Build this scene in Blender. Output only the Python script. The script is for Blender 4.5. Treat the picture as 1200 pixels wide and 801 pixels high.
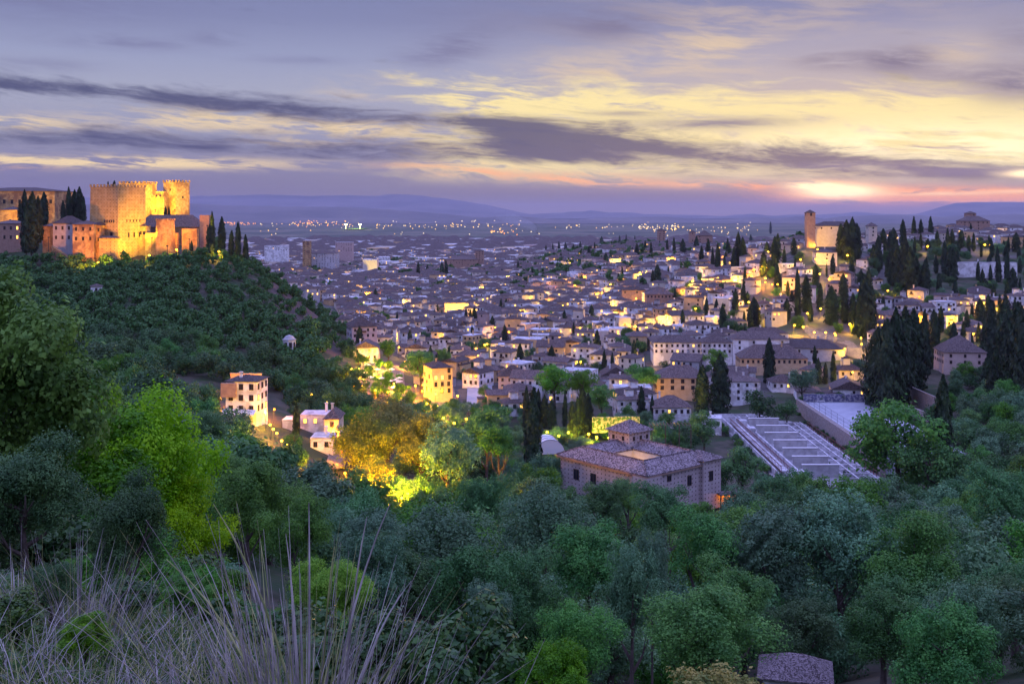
import bpy, bmesh, math, random
import numpy as np
from mathutils import Vector, Matrix
random.seed(11)
RNG = np.random.default_rng(11)
SC = bpy.context.scene
COL = SC.collection
for o in list(bpy.data.objects):
    bpy.data.objects.remove(o)

# ------------------------------------------------------------------ camera
FP = 1300.0            # focal length in photo pixels (photo is 1200 wide)
CX, HY = 600.0, 250.0  # centre column, horizon row
cam = bpy.data.cameras.new('camera')
cam.lens = 36.0 * FP / 1200.0
cam.sensor_width = 36.0
cam.shift_y = -(400.5 - HY) / 1200.0
cam.clip_start = 0.1
cam.clip_end = 200000
camo = bpy.data.objects.new('camera', cam)
camo.location = (0, 0, 0)
camo.rotation_euler = (math.radians(90), 0, 0)
COL.objects.link(camo)
SC.camera = camo

# ------------------------------------------------------------------ view
SC.view_settings.view_transform = 'Standard'
SC.view_settings.look = 'None'
SC.view_settings.exposure = 0.35
SC.view_settings.gamma = 1.0
SC.view_settings.use_curve_mapping = False
SC.render.engine = 'CYCLES'
cy = SC.cycles
cy.use_denoising = True
cy.max_bounces = 4
cy.diffuse_bounces = 2
cy.glossy_bounces = 1
cy.transmission_bounces = 2
cy.transparent_max_bounces = 6
cy.volume_bounces = 0
cy.sample_clamp_indirect = 3.0
cy.sample_clamp_direct = 0
cy.use_light_tree = True
cy.caustics_reflective = False
cy.caustics_refractive = False

def lin(r, g, b):
    f = lambda c: c / 255 / 12.92 if c <= 10 else ((c / 255 + 0.055) / 1.055) ** 2.4
    return (f(r), f(g), f(b), 1)

# ------------------------------------------------------------------ node expression helper
class E:
    """arithmetic on node sockets"""
    def __init__(s, nt, v): s.nt, s.v = nt, v
    def _m(s, op, *a):
        n = s.nt.nodes.new('ShaderNodeMath'); n.operation = op
        for i, x in enumerate((s,) + a):
            x = x.v if isinstance(x, E) else x
            if isinstance(x, (int, float)): n.inputs[i].default_value = x
            else: s.nt.links.new(x, n.inputs[i])
        return E(s.nt, n.outputs[0])
    def __add__(s, o): return s._m('ADD', o)
    __radd__ = __add__
    def __sub__(s, o): return s._m('SUBTRACT', o)
    def __mul__(s, o): return s._m('MULTIPLY', o)
    __rmul__ = __mul__
    def __truediv__(s, o): return s._m('DIVIDE', o)
    def one_minus(s): return s * -1.0 + 1.0
    def gauss(s, c, w):
        t = (s - c) * (1.0 / w)
        return E(s.nt, 2.718282) ._raw('POWER', t * t * -1.0)
    def _raw(s, op, b):
        n = s.nt.nodes.new('ShaderNodeMath'); n.operation = op
        n.inputs[0].default_value = s.v
        s.nt.links.new(b.v, n.inputs[1])
        return E(s.nt, n.outputs[0])
    def step(s, a, b):
        n = s.nt.nodes.new('ShaderNodeMapRange'); n.interpolation_type = 'SMOOTHSTEP'
        s.nt.links.new(s.v, n.inputs[0])
        n.inputs[1].default_value = a; n.inputs[2].default_value = b
        if a > b:
            n.inputs[1].default_value = b; n.inputs[2].default_value = a
            n.inputs[3].default_value = 1; n.inputs[4].default_value = 0
        return E(s.nt, n.outputs[0])
def mixc(nt, f, a, b, mode='MIX'):
    n = nt.nodes.new('ShaderNodeMix'); n.data_type = 'RGBA'; n.blend_type = mode
    n.clamp_factor = True
    for i, x in ((0, f), (6, a), (7, b)):
        x = x.v if isinstance(x, E) else x
        if isinstance(x, (int, float, tuple)): n.inputs[i].default_value = x
        else: nt.links.new(x, n.inputs[i])
    return n.outputs[2]
def noise(nt, vec, scale=1.0, detail=4, rough=0.55, dist=0.0):
    n = nt.nodes.new('ShaderNodeTexNoise')
    n.inputs['Scale'].default_value = scale; n.inputs['Detail'].default_value = detail
    n.inputs['Roughness'].default_value = rough; n.inputs['Distortion'].default_value = dist
    if vec is not None: nt.links.new(vec, n.inputs['Vector'])
    return E(nt, n.outputs['Fac'])
def combine(nt, x, y, z=0.0):
    n = nt.nodes.new('ShaderNodeCombineXYZ')
    for i, a in enumerate((x, y, z)):
        a = a.v if isinstance(a, E) else a
        if isinstance(a, (int, float)): n.inputs[i].default_value = a
        else: nt.links.new(a, n.inputs[i])
    return n.outputs[0]

# ------------------------------------------------------------------ dusk sky
SUN_AZ = math.radians(16.3)     # to the right of straight ahead
def build_world():
    w = bpy.data.worlds.new('World'); SC.world = w; w.use_nodes = True
    nt = w.node_tree; nt.nodes.clear()
    out = nt.nodes.new('ShaderNodeOutputWorld'); bg = nt.nodes.new('ShaderNodeBackground')
    tc = nt.nodes.new('ShaderNodeTexCoord')
    sp = nt.nodes.new('ShaderNodeSeparateXYZ'); nt.links.new(tc.outputs['Generated'], sp.inputs[0])
    x, y, z = (E(nt, sp.outputs[i]) for i in range(3))
    az = x._m('ARCTAN2', y)
    hl = (x * x + y * y)._m('SQRT')
    el = z._m('ARCTAN2', hl)
    U = az * 1340.0 + 600.0           # degrees of azimuth and elevation, in a finer unit
    V = el * -1320.0 + 250.0
    # slow warp
    wv = combine(nt, U * 0.004, V * 0.010)
    wn = noise(nt, wv, 1.0, 3) - 0.5
    wn2 = noise(nt, combine(nt, U * 0.004 + 7.3, V * 0.012, 3.0), 1.0, 3) - 0.5
    Uw = U + wn * 120.0
    Vt = V - U * 0.075 + wn2 * 46.0          # streets of cloud slope gently
    streak = noise(nt, combine(nt, Uw * 0.0050, Vt * 0.036), 1.0, 9, 0.66)
    fine = noise(nt, combine(nt, Uw * 0.012, Vt * 0.085, 5.0), 1.0, 9, 0.68)
    big = noise(nt, combine(nt, Uw * 0.0028, Vt * 0.013, 9.0), 1.0, 6, 0.55)
    def ramp(stops):
        r = nt.nodes.new('ShaderNodeValToRGB'); cr = r.color_ramp
        while len(cr.elements) > 1: cr.elements.remove(cr.elements[0])
        cr.elements[0].position = stops[0][0]; cr.elements[0].color = stops[0][1]
        for p, c in stops[1:]:
            e = cr.elements.new(p); e.color = c
        nt.links.new((V * (-1 / 320.0) + (270 / 320.0)).v, r.inputs[0])
        return r.outputs[0]
    pos = lambda v: (270 - v) / 320.0
    base = ramp([(0.0, lin(120, 111, 124)), (pos(250), lin(124, 116, 124)), (pos(228), lin(116, 110, 126)), (pos(205), lin(122, 119, 142)),
                 (pos(160), lin(138, 139, 162)), (pos(110), lin(150, 153, 174)), (pos(70), lin(138, 144, 174)), (pos(25), lin(118, 124, 160)), (1.0, lin(102, 110, 150))])
    def blobs(lst):
        t = None
        for (u, v, su, sv, a) in lst:
            g = U.gauss(float(u), float(su)) * (V - U * 0.0).gauss(float(v), float(sv)) * a
            t = g if t is None else t + g
        return t
    K1 = (streak - 0.5) * 1.8 + 0.5
    K2 = (fine - 0.5) * 1.8 + 0.5
    K3 = (noise(nt, combine(nt, Uw * 0.03, Vt * 0.16, 11.0), 1.0, 8, 0.7) - 0.5) * 1.6 + 0.5
    KM = K1 * 0.42 + K2 * 0.38 + K3 * 0.20
    warm = U.step(350, 1000)
    c = mixc(nt, U.step(500, 0) * V.step(150, 240) * 0.5, base, lin(104, 100, 142))
    c = mixc(nt, warm * 0.55 * V.step(-20, 150) * V.step(235, 205), c, lin(205, 178, 150))
    # faint warm wash high on the right
    hw = blobs([(700, 82, 90, 22, .8), (840, 62, 80, 26, .9), (1110, 72, 40, 14, .7), (900, 20, 200, 30, .4), (430, 105, 60, 14, .7)])
    c = mixc(nt, hw * K1.step(0.35, 0.7) * 0.9, c, lin(208, 184, 152))
    # the tall lit veil, straw yellow
    Vr = V + (K2 - 0.5) * 46.0 + (K1 - 0.5) * 30.0
    Ur = U + (K2 - 0.5) * 160.0 + (K1 - 0.5) * 120.0
    veil = Ur.step(440, 580) * (Vr - U * 0.035).step(62, 98) * V.step(222, 190)
    veil = veil * (big * 0.4 + K2 * 0.6).step(0.28, 0.50)
    c = mixc(nt, veil, c, lin(232, 212, 152))
    hot = U.gauss(1090, 230.0) * V.gauss(178, 26.0)
    c = mixc(nt, hot * K1.step(0.22, 0.5) * 1.1, c, (1.05, 0.90, 0.53, 1))
    # broken pale gaps on the left
    ls = blobs([(40, 152, 60, 9, .9), (250, 143, 110, 14, .9), (430, 152, 90, 12, .9), (560, 172, 90, 8, .7), (180, 193, 170, 7, 1.1), (60, 192, 120, 5, .8), (330, 168, 60, 6, .5)])
    c = mixc(nt, ls * K2.step(0.34, 0.62), c, lin(226, 200, 152))
    # dark cloud streets
    b1 = (V - U * 0.062).gauss(108, 13.0) * U.step(760, 560)
    b2 = (V - U * 0.028).gauss(163, 17.0) * U.step(800, 560) * 0.75
    b3 = (V - U * 0.088).gauss(107, 24.0) * U.step(520, 640) * U.step(1500, 1050)
    d1 = (KM + (b1 + b2 + b3) * 0.40).step(0.58, 0.98)
    d1 = d1 * V.step(222, 206)
    c = mixc(nt, d1 * 0.95, c, mixc(nt, warm, lin(66, 70, 104), lin(92, 90, 106)))
    d2 = blobs([(1050, 78, 40, 14, 1.1), (975, 76, 40, 11, .7), (1175, 112, 45, 20, 1.0), (1110, 98, 60, 12, .5), (1180, 60, 40, 20, .5), (720, 28, 55, 16, .8), (540, 50, 34, 14, .8), (500, 66, 40, 12, .6), (150, 60, 80, 8, .6), (250, 50, 30, 8, .5), (840, 145, 95, 8, .9), (740, 132, 50, 4, .6), (60, 88, 60, 8, .4), (340, 72, 60, 5, .4), (1000, 196, 60, 5, .9), (1120, 203, 60, 6, .9), (620, 20, 140, 26, .35), (60, 20, 160, 24, .4)])
    c = mixc(nt, (d2 * (K2 * 0.6 + K1 * 0.4).step(0.2, 0.62)), c, mixc(nt, warm, lin(104, 104, 140), lin(118, 112, 132)))
    # burning undersides close to the horizon
    lo = blobs([(560, 201, 50, 6, .9), (660, 208, 70, 6, .9), (730, 214, 60, 5, .8), (820, 216, 40, 5, .8), (500, 193, 60, 4, .5), (30, 200, 40, 3, .5)])
    c = mixc(nt, lo * K2.step(0.32, 0.6) * 1.1, c, lin(240, 176, 122))
    og = blobs([(885, 218, 26, 5, .9), (1000, 229, 80, 9, 1.5), (1110, 230, 80, 8, 1.5), (1185, 231, 60, 6, 1.4), (960, 216, 40, 4, .8)])
    c = mixc(nt, og * K2.step(0.22, 0.55), c, (1.0, 0.40, 0.13, 1))
    c = mixc(nt, blobs([(1090, 228, 60, 2.2, 1.0), (1180, 226, 40, 2, .8)]) * K2.step(0.3, 0.5), c, (1.1, 0.66, 0.3, 1))
    core = blobs([(985, 225, 40, 7.5, 1.5), (955, 218, 26, 4, 1.0), (1188, 207, 26, 4, 1.3)])
    c = mixc(nt, core * K2.step(0.1, 0.45), c, (1.5, 1.12, 0.60, 1))
    # sky above the frame, made bright blue-violet to light the scene
    vault = V.step(-30, -420)
    c = mixc(nt, vault, c, VAULT)
    # the ground side of the sphere
    c = mixc(nt, V.step(262, 330), c, lin(60, 58, 80))
    sky = nt.nodes.new('ShaderNodeTexSky'); sky.sky_type = 'NISHITA'; sky.sun_disc = False
    sky.sun_elevation = math.radians(1.0); sky.sun_rotation = SUN_AZ
    m = nt.nodes.new('ShaderNodeVectorMath'); m.operation = 'MULTIPLY_ADD'
    nt.links.new(sky.outputs[0], m.inputs[0]); m.inputs[1].default_value = (0.004,) * 3
    nt.links.new(c, m.inputs[2])
    nt.links.new(m.outputs[0], bg.inputs[0]); bg.inputs[1].default_value = 1.0
    nt.links.new(bg.outputs[0], out.inputs[0])
    w.cycles.sampling_method = 'MANUAL'; w.cycles.sample_map_resolution = 512
VAULT = (0.62, 0.67, 1.58, 1)
build_world()
sl = bpy.data.lights.new('sun', 'SUN'); sl.energy = 0.10; sl.angle = math.radians(20); sl.color = (1.0, 0.62, 0.42)
so = bpy.data.objects.new('sun', sl); COL.objects.link(so)
sd = Vector((math.sin(SUN_AZ) * math.cos(math.radians(7)), math.cos(SUN_AZ) * math.cos(math.radians(7)), math.sin(math.radians(7))))
so.rotation_euler = sd.to_track_quat('Z', 'Y').to_euler()

# ------------------------------------------------------------------ terrain
FARP = lambda d, z=-115: 250 + 1300 * (-z) / d
PROF = {
 -600: [(2,1290),(4,800),(8,600),(15,560),(40,500),(100,470),(250,430),(500,350),(700,300),(900,300),(1500,325),(4000,FARP(4000)),(9000,FARP(9000)),(45000,FARP(45000))],
 0:   [(2,1290),(3.2,930),(4.5,800),(8,715),(15,680),(25,660),(40,640),(100,600),(200,550),(300,480),(400,425),(500,375),(600,326),(650,305),(700,268),(900,262),(1300,300),(2000,315),(4000,FARP(4000)),(9000,FARP(9000)),(45000,FARP(45000))],
 110: [(2,1290),(3.2,930),(5,805),(8,735),(15,715),(25,690),(40,670),(100,625),(200,560),(300,480),(400,420),(500,372),(580,335),(640,316),(690,272),(800,262),(1200,300),(2000,315),(4000,FARP(4000)),(9000,FARP(9000)),(45000,FARP(45000))],
 200: [(2,1290),(3.2,930),(5,805),(8,740),(15,735),(25,730),(40,715),(100,655),(200,575),(300,486),(400,424),(500,372),(580,330),(640,302),(690,288),(745,262),(800,256),(900,264),(1300,310),(2000,315),(4000,FARP(4000)),(9000,FARP(9000)),(45000,FARP(45000))],
 260: [(2,1290),(3.2,930),(6,800),(9,760),(15,770),(25,765),(40,740),(100,665),(200,575),(290,497),(330,478),(400,436),(500,382),(590,330),(650,297),(690,288),(800,300),(1300,320),(2000,315),(4000,FARP(4000)),(9000,FARP(9000)),(45000,FARP(45000))],
 320: [(2,1290),(3.2,930),(6,810),(9,790),(15,800),(25,790),(40,765),(100,680),(200,590),(280,520),(340,480),(400,450),(500,400),(580,352),(640,322),(700,335),(900,340),(1400,322),(2000,315),(4000,FARP(4000)),(9000,FARP(9000)),(45000,FARP(45000))],
 400: [(2,1290),(4,930),(8,860),(15,850),(25,835),(40,800),(100,700),(200,615),(270,565),(330,525),(400,482),(470,450),(540,415),(600,390),(660,392),(800,372),(1000,352),(2000,315),(4000,FARP(4000)),(9000,FARP(9000)),(45000,FARP(45000))],
 500: [(2,1290),(4,1010),(8,930),(15,890),(25,865),(40,835),(100,745),(170,675),(250,608),(350,545),(450,490),(600,430),(800,387),(1000,360),(1400,330),(2000,315),(4000,FARP(4000)),(9000,FARP(9000)),(45000,FARP(45000))],
 600: [(2,1290),(4,1040),(8,980),(15,930),(25,890),(40,865),(60,835),(100,785),(150,720),(200,668),(250,628),(300,597),(400,522),(500,465),(600,424),(800,378),(1000,350),(1400,322),(2000,310),(4000,FARP(4000)),(9000,FARP(9000)),(45000,FARP(45000))],
 720: [(2,1290),(4,1050),(8,1000),(15,960),(25,930),(40,900),(60,865),(100,815),(150,740),(200,680),(250,638),(300,602),(400,518),(500,463),(600,418),(800,370),(1000,338),(1200,309),(1400,292),(1550,290),(2000,306),(4000,FARP(4000)),(9000,FARP(9000)),(45000,FARP(45000))],
 850: [(2,1290),(4,1050),(8,1010),(15,980),(25,950),(40,915),(60,880),(100,830),(150,752),(200,690),(250,645),(300,615),(330,586),(370,552),(440,505),(520,460),(600,414),(700,375),(800,342),(900,316),(1100,297),(1300,291),(2000,302),(4000,FARP(4000)),(9000,FARP(9000)),(45000,FARP(45000))],
 950: [(2,1290),(4,1050),(8,1010),(15,980),(25,950),(40,915),(60,880),(100,830),(150,755),(200,695),(250,650),(300,618),(330,586),(370,552),(440,505),(470,478),(520,456),(600,405),(700,353),(760,322),(810,298),(850,284),(950,281),(1300,296),(2000,306),(4000,FARP(4000)),(9000,FARP(9000)),(45000,FARP(45000))],
 1050:[(2,1290),(4,1050),(8,1010),(15,980),(25,950),(40,915),(60,870),(100,815),(150,745),(200,695),(250,655),(300,620),(350,575),(380,545),(430,500),(480,462),(540,425),(600,400),(700,360),(800,325),(900,298),(1000,284),(1200,280),(1500,290),(2000,306),(4000,FARP(4000)),(9000,FARP(9000)),(45000,FARP(45000))],
 1150:[(2,1290),(4,1050),(8,1010),(15,970),(25,930),(40,885),(60,850),(100,790),(150,725),(200,675),(250,635),(300,590),(350,550),(400,510),(450,470),(500,438),(600,395),(700,358),(800,328),(900,300),(1000,284),(1100,272),(1200,270),(1500,288),(2000,306),(4000,FARP(4000)),(9000,FARP(9000)),(45000,FARP(45000))],
 1250:[(2,1290),(4,1050),(8,1000),(15,950),(25,900),(40,860),(60,830),(100,770),(150,705),(200,655),(250,612),(300,570),(350,532),(400,495),(450,462),(500,434),(600,395),(700,360),(800,328),(900,302),(1000,288),(1100,280),(1200,280),(1500,292),(2000,306),(4000,FARP(4000)),(9000,FARP(9000)),(45000,FARP(45000))],
}
PROF[1900] = PROF[1250]
_cols = sorted(PROF)
LD = np.linspace(math.log(2), math.log(45000), 700)
PXG = np.linspace(-600, 1900, 501)
_raw = np.array([np.interp(LD, [math.log(d) for d, _ in PROF[c]], [p for _, p in PROF[c]]) for c in _cols])
TAB = np.array([[0.0]])
_T = np.zeros((501, 700))
for j in range(700):
    _T[:, j] = np.interp(PXG, _cols, _raw[:, j])
def _blur(A, ax, s):
    k = np.exp(-0.5 * (np.arange(-3 * s, 3 * s + 1) / s) ** 2); k /= k.sum()
    P_ = np.pad(A, [(3 * s, 3 * s) if i == ax else (0, 0) for i in range(2)], mode='edge')
    return np.apply_along_axis(lambda v: np.convolve(v, k, 'valid'), ax, P_)
TAB = _blur(_blur(_T, 0, 4), 1, 3)
def vnoise(x, y, seed=0):
    """smooth value noise, arrays"""
    xi = np.floor(x).astype(np.int64); yi = np.floor(y).astype(np.int64)
    fx = x - xi; fy = y - yi; fx = fx * fx * (3 - 2 * fx); fy = fy * fy * (3 - 2 * fy)
    def h(a, b):
        n = (a * 374761393 + b * 668265263 + seed * 1442695041) & 0x7fffffff
        n = ((n ^ (n >> 13)) * 1274126177) & 0x7fffffff
        return ((n ^ (n >> 16)) & 0xffff) / 65535.0
    return (h(xi, yi) * (1 - fx) + h(xi + 1, yi) * fx) * (1 - fy) + (h(xi, yi + 1) * (1 - fx) + h(xi + 1, yi + 1) * fx) * fy
def tpy(px, d):
    px = np.clip(np.asarray(px, float), -600, 1900); ld = np.log(np.clip(np.asarray(d, float), 2, 45000))
    i = (px + 600) / 5.0; j = (ld - LD[0]) / (LD[1] - LD[0])
    i0 = np.clip(i.astype(int), 0, 499); j0 = np.clip(j.astype(int), 0, 698)
    a = i - i0; b = j - j0
    return (TAB[i0, j0] * (1 - a) + TAB[i0 + 1, j0] * a) * (1 - b) + (TAB[i0, j0 + 1] * (1 - a) + TAB[i0 + 1, j0 + 1] * a) * b
def GZ(X, Y):
    X = np.asarray(X, float); Y = np.asarray(Y, float)
    d = np.maximum(Y, 2.0)
    px = CX + FP * X / d
    z = -(tpy(px, d) - HY) / FP * d
    amp = np.clip(d / 120.0, 0.05, 1.5) * np.where(d > 2500, 0.0, 1.0)
    return z + (vnoise(X / 17.0, Y / 17.0, 3) - 0.5) * amp * 2 + (vnoise(X / 5.0, Y / 5.0, 4) - 0.5) * amp * 0.6
def gz(X, Y): return float(GZ(X, Y))
def P(px, py, d): return Vector(((px - CX) / FP * d, d, -(py - HY) / FP * d))
def proj(X, Y, Z): return (CX + FP * X / Y, HY - FP * Z / Y)
_DS = np.exp(np.linspace(math.log(3), math.log(30000), 1500))
def depth_at(px, py, dmin=3):
    """first distance at which the ground of this column shows at this row"""
    t = tpy(np.full_like(_DS, px), _DS)
    k = np.where((t <= py) & (_DS >= dmin))[0]
    return float(_DS[k[0]]) if len(k) else 20000.0

# ------------------------------------------------------------------ object helpers
def tag(o, label=None, cat=None, group=None, kind=None):
    if label: o['label'] = label
    if cat: o['category'] = cat
    if group: o['group'] = group
    if kind: o['kind'] = kind
    return o
def empty(name, loc, rz=0.0):
    o = bpy.data.objects.new(name, None); COL.objects.link(o); o.location = loc; o.rotation_euler = (0, 0, rz)
    o.empty_display_size = 0.5
    return o
def link(name, me, parent=None, loc=None, rz=None, scale=None):
    o = bpy.data.objects.new(name, me); COL.objects.link(o)
    if parent is not None: o.parent = parent
    if loc is not None: o.location = loc
    if rz is not None: o.rotation_euler = (0, 0, rz)
    if scale is not None: o.scale = scale if hasattr(scale, '__len__') else (scale,) * 3
    return o
def npmesh(name, V, F, mats=(), mi=None, smooth=False):
    """V (n,3), F (m,3|4) arrays"""
    V = np.asarray(V, np.float32); F = np.asarray(F, np.int32)
    me = bpy.data.meshes.new(name); k = F.shape[1]
    me.vertices.add(len(V)); me.vertices.foreach_set('co', V.ravel())
    me.loops.add(F.size); me.loops.foreach_set('vertex_index', F.ravel())
    me.polygons.add(len(F)); me.polygons.foreach_set('loop_start', np.arange(0, F.size, k, dtype=np.int32))
    me.polygons.foreach_set('loop_total', np.full(len(F), k, dtype=np.int32))
    for m in mats: me.materials.append(m)
    if mi is not None: me.polygons.foreach_set('material_index', np.asarray(mi, np.int32))
    if smooth: me.polygons.foreach_set('use_smooth', np.ones(len(F), bool))
    me.update(calc_edges=True)
    return me
class MB:
    """collects polygons of one part"""
    def __init__(s): s.v, s.f, s.m = [], [], []
    def poly(s, pts, m=0):
        i = len(s.v); s.v += [tuple(p) for p in pts]; s.f.append(tuple(range(i, i + len(pts)))); s.m.append(m)
    def box(s, x0, x1, y0, y1, z0, z1, m=0, M=None, skip=()):
        c = [(x0,y0,z0),(x1,y0,z0),(x1,y1,z0),(x0,y1,z0),(x0,y0,z1),(x1,y0,z1),(x1,y1,z1),(x0,y1,z1)]
        if M is not None: c = [tuple(M @ Vector(p)) for p in c]
        i = len(s.v); s.v += c
        for k, q in enumerate(((0,3,2,1),(4,5,6,7),(0,1,5,4),(1,2,6,5),(2,3,7,6),(3,0,4,7))):
            if k in skip: continue
            s.f.append(tuple(i + a for a in q)); s.m.append(m)
    def frustum(s, cx, cy, z0, z1, r0, r1, n=8, m=0):
        i = len(s.v)
        for z, r in ((z0, r0), (z1, r1)):
            for k in range(n):
                a = 2 * math.pi * k / n; s.v.append((cx + r * math.cos(a), cy + r * math.sin(a), z))
        for k in range(n):
            s.f.append((i + k, i + (k + 1) % n, i + n + (k + 1) % n, i + n + k)); s.m.append(m)
        s.f.append(tuple(i + n + k for k in range(n))); s.m.append(m)
    def tube(s, pts, radii, n=5, m=0):
        i = len(s.v); pts = [Vector(p) for p in pts]
        for k, p in enumerate(pts):
            t = (pts[min(k + 1, len(pts) - 1)] - pts[max(k - 1, 0)])
            if t.length < 1e-6: t = Vector((0, 0, 1))
            t.normalize(); u = t.orthogonal().normalized(); w = t.cross(u)
            for a in range(n):
                b = 2 * math.pi * a / n; s.v.append(tuple(p + (u * math.cos(b) + w * math.sin(b)) * radii[k]))
        for k in range(len(pts) - 1):
            for a in range(n):
                s.f.append((i + k * n + a, i + k * n + (a + 1) % n, i + (k + 1) * n + (a + 1) % n, i + (k + 1) * n + a)); s.m.append(m)
    def mesh(s, name, mats, smooth=False):
        me = bpy.data.meshes.new(name); me.from_pydata(s.v, [], s.f)
        for m in (mats if isinstance(mats, (list, tuple)) else [mats]): me.materials.append(m)
        me.polygons.foreach_set('material_index', s.m)
        if smooth: me.polygons.foreach_set('use_smooth', [True] * len(s.f))
        me.update(); return me
    def build(s, name, mats, parent=None, **k):
        return link(name, s.mesh(name, mats, k.pop('smooth', False)), parent, **k)

# ------------------------------------------------------------------ materials
MATS = {}
def mat(name, c1, c2=None, scale=1.0, rough=0.9, bump=0.0, detail=4, lo=0.35, hi=0.65, c3=None, s3=0.1, spec=0.2, obj_var=0.0, coord='Object', bscale=None):
    m = bpy.data.materials.new(name); m.use_nodes = True; nt = m.node_tree
    b = nt.nodes['Principled BSDF']; b.inputs['Roughness'].default_value = rough
    b.inputs['Specular IOR Level'].default_value = spec
    tc = nt.nodes.new('ShaderNodeTexCoord')
    if coord == 'World':
        g = nt.nodes.new('ShaderNodeNewGeometry'); vec = g.outputs['Position']
    else: vec = tc.outputs[coord]
    col = c1 + (1,)
    if c2:
        col = mixc(nt, noise(nt, vec, scale, detail, 0.6).step(lo, hi), c1 + (1,), c2 + (1,))
    if c3:
        col = mixc(nt, noise(nt, vec, s3, 3, 0.6).step(0.45, 0.6), col, c3 + (1,))
    if obj_var:
        oi = nt.nodes.new('ShaderNodeObjectInfo'); hs = nt.nodes.new('ShaderNodeHueSaturation')
        r = E(nt, oi.outputs['Random'])
        nt.links.new((r * obj_var + (1 - obj_var * 0.5)).v, hs.inputs['Value'])
        nt.links.new((r._m('MULTIPLY', 7.31)._m('FRACT') * 0.05 * min(1, obj_var * 2) + (0.5 - 0.025 * min(1, obj_var * 2))).v, hs.inputs['Hue'])
        if isinstance(col, tuple): hs.inputs['Color'].default_value = col
        else: nt.links.new(col, hs.inputs['Color'])
        col = hs.outputs[0]
    if isinstance(col, tuple): b.inputs['Base Color'].default_value = col
    else: nt.links.new(col, b.inputs['Base Color'])
    if bump:
        bp = nt.nodes.new('ShaderNodeBump'); bp.inputs['Strength'].default_value = bump; bp.inputs['Distance'].default_value = 0.2
        nt.links.new(noise(nt, vec, bscale or scale * 2, 4).v, bp.inputs['Height']); nt.links.new(bp.outputs[0], b.inputs['Normal'])
    MATS[name] = m
    return m
def leafmat(name, c1, c2, trans=0.3, var=0.5, scale=0.5, rough=0.6):
    m = bpy.data.materials.new(name); m.use_nodes = True; nt = m.node_tree
    b = nt.nodes['Principled BSDF']; b.inputs['Roughness'].default_value = rough; b.inputs['Specular IOR Level'].default_value = 0.25
    tc = nt.nodes.new('ShaderNodeTexCoord'); oi = nt.nodes.new('ShaderNodeObjectInfo')
    n = noise(nt, tc.outputs['Object'], scale * 6, 3, 0.7).step(0.35, 0.65)
    col = mixc(nt, n, c1 + (1,), c2 + (1,))
    hs = nt.nodes.new('ShaderNodeHueSaturation'); r = E(nt, oi.outputs['Random'])
    nt.links.new((r * var + (1 - var * 0.5)).v, hs.inputs['Value'])
    nt.links.new((r._m('MULTIPLY', 5.17)._m('FRACT') * 0.035 + 0.4825).v, hs.inputs['Hue'])
    nt.links.new((r._m('MULTIPLY', 9.7)._m('FRACT') * 0.2 + 0.92).v, hs.inputs['Saturation'])
    nt.links.new(col, hs.inputs['Color']); nt.links.new(hs.outputs[0], b.inputs['Base Color'])
    if trans:
        t = nt.nodes.new('ShaderNodeBsdfTranslucent'); nt.links.new(hs.outputs[0], t.inputs[0])
        mx = nt.nodes.new('ShaderNodeMixShader'); mx.inputs[0].default_value = trans
        nt.links.new(b.outputs[0], mx.inputs[1]); nt.links.new(t.outputs[0], mx.inputs[2])
        nt.links.new(mx.outputs[0], nt.nodes['Material Output'].inputs[0])
    return m
def emit(name, color, strength):
    m = bpy.data.materials.new(name); m.use_nodes = True; nt = m.node_tree
    b = nt.nodes['Principled BSDF']; b.inputs['Base Color'].default_value = color + (1,)
    b.inputs['Emission Color'].default_value = color + (1,); b.inputs['Emission Strength'].default_value = strength
    m.cycles.emission_sampling = 'NONE'
    return m
def tilemat(name, c1, c2, c3, sc=3.2):
    """clay roof tiles: rows of half-round tiles, patchy with lichen"""
    m = bpy.data.materials.new(name); m.use_nodes = True; nt = m.node_tree
    b = nt.nodes['Principled BSDF']; b.inputs['Roughness'].default_value = 0.9; b.inputs['Specular IOR Level'].default_value = 0.2
    tc = nt.nodes.new('ShaderNodeTexCoord'); v = tc.outputs['Object']
    vo = nt.nodes.new('ShaderNodeTexVoronoi'); vo.inputs['Scale'].default_value = sc; nt.links.new(v, vo.inputs['Vector'])
    sep = nt.nodes.new('ShaderNodeSeparateColor'); nt.links.new(vo.outputs['Color'], sep.inputs[0])
    r = E(nt, sep.outputs[0])
    col = mixc(nt, r.step(0.1, 0.9), c1 + (1,), c2 + (1,))
    col = mixc(nt, noise(nt, v, 2.6, 5, 0.75).step(0.52, 0.66), col, c3 + (1,))
    oi = nt.nodes.new('ShaderNodeObjectInfo'); hs = nt.nodes.new('ShaderNodeHueSaturation')
    nt.links.new((E(nt, oi.outputs['Random']) * 0.6 + 0.7).v, hs.inputs['Value']); nt.links.new(col, hs.inputs['Color'])
    nt.links.new(hs.outputs[0], b.inputs['Base Color'])
    bp = nt.nodes.new('ShaderNodeBump'); bp.inputs['Strength'].default_value = 0.8; bp.inputs['Distance'].default_value = 0.15
    nt.links.new(r.v, bp.inputs['Height']); nt.links.new(bp.outputs[0], b.inputs['Normal'])
    return m
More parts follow.
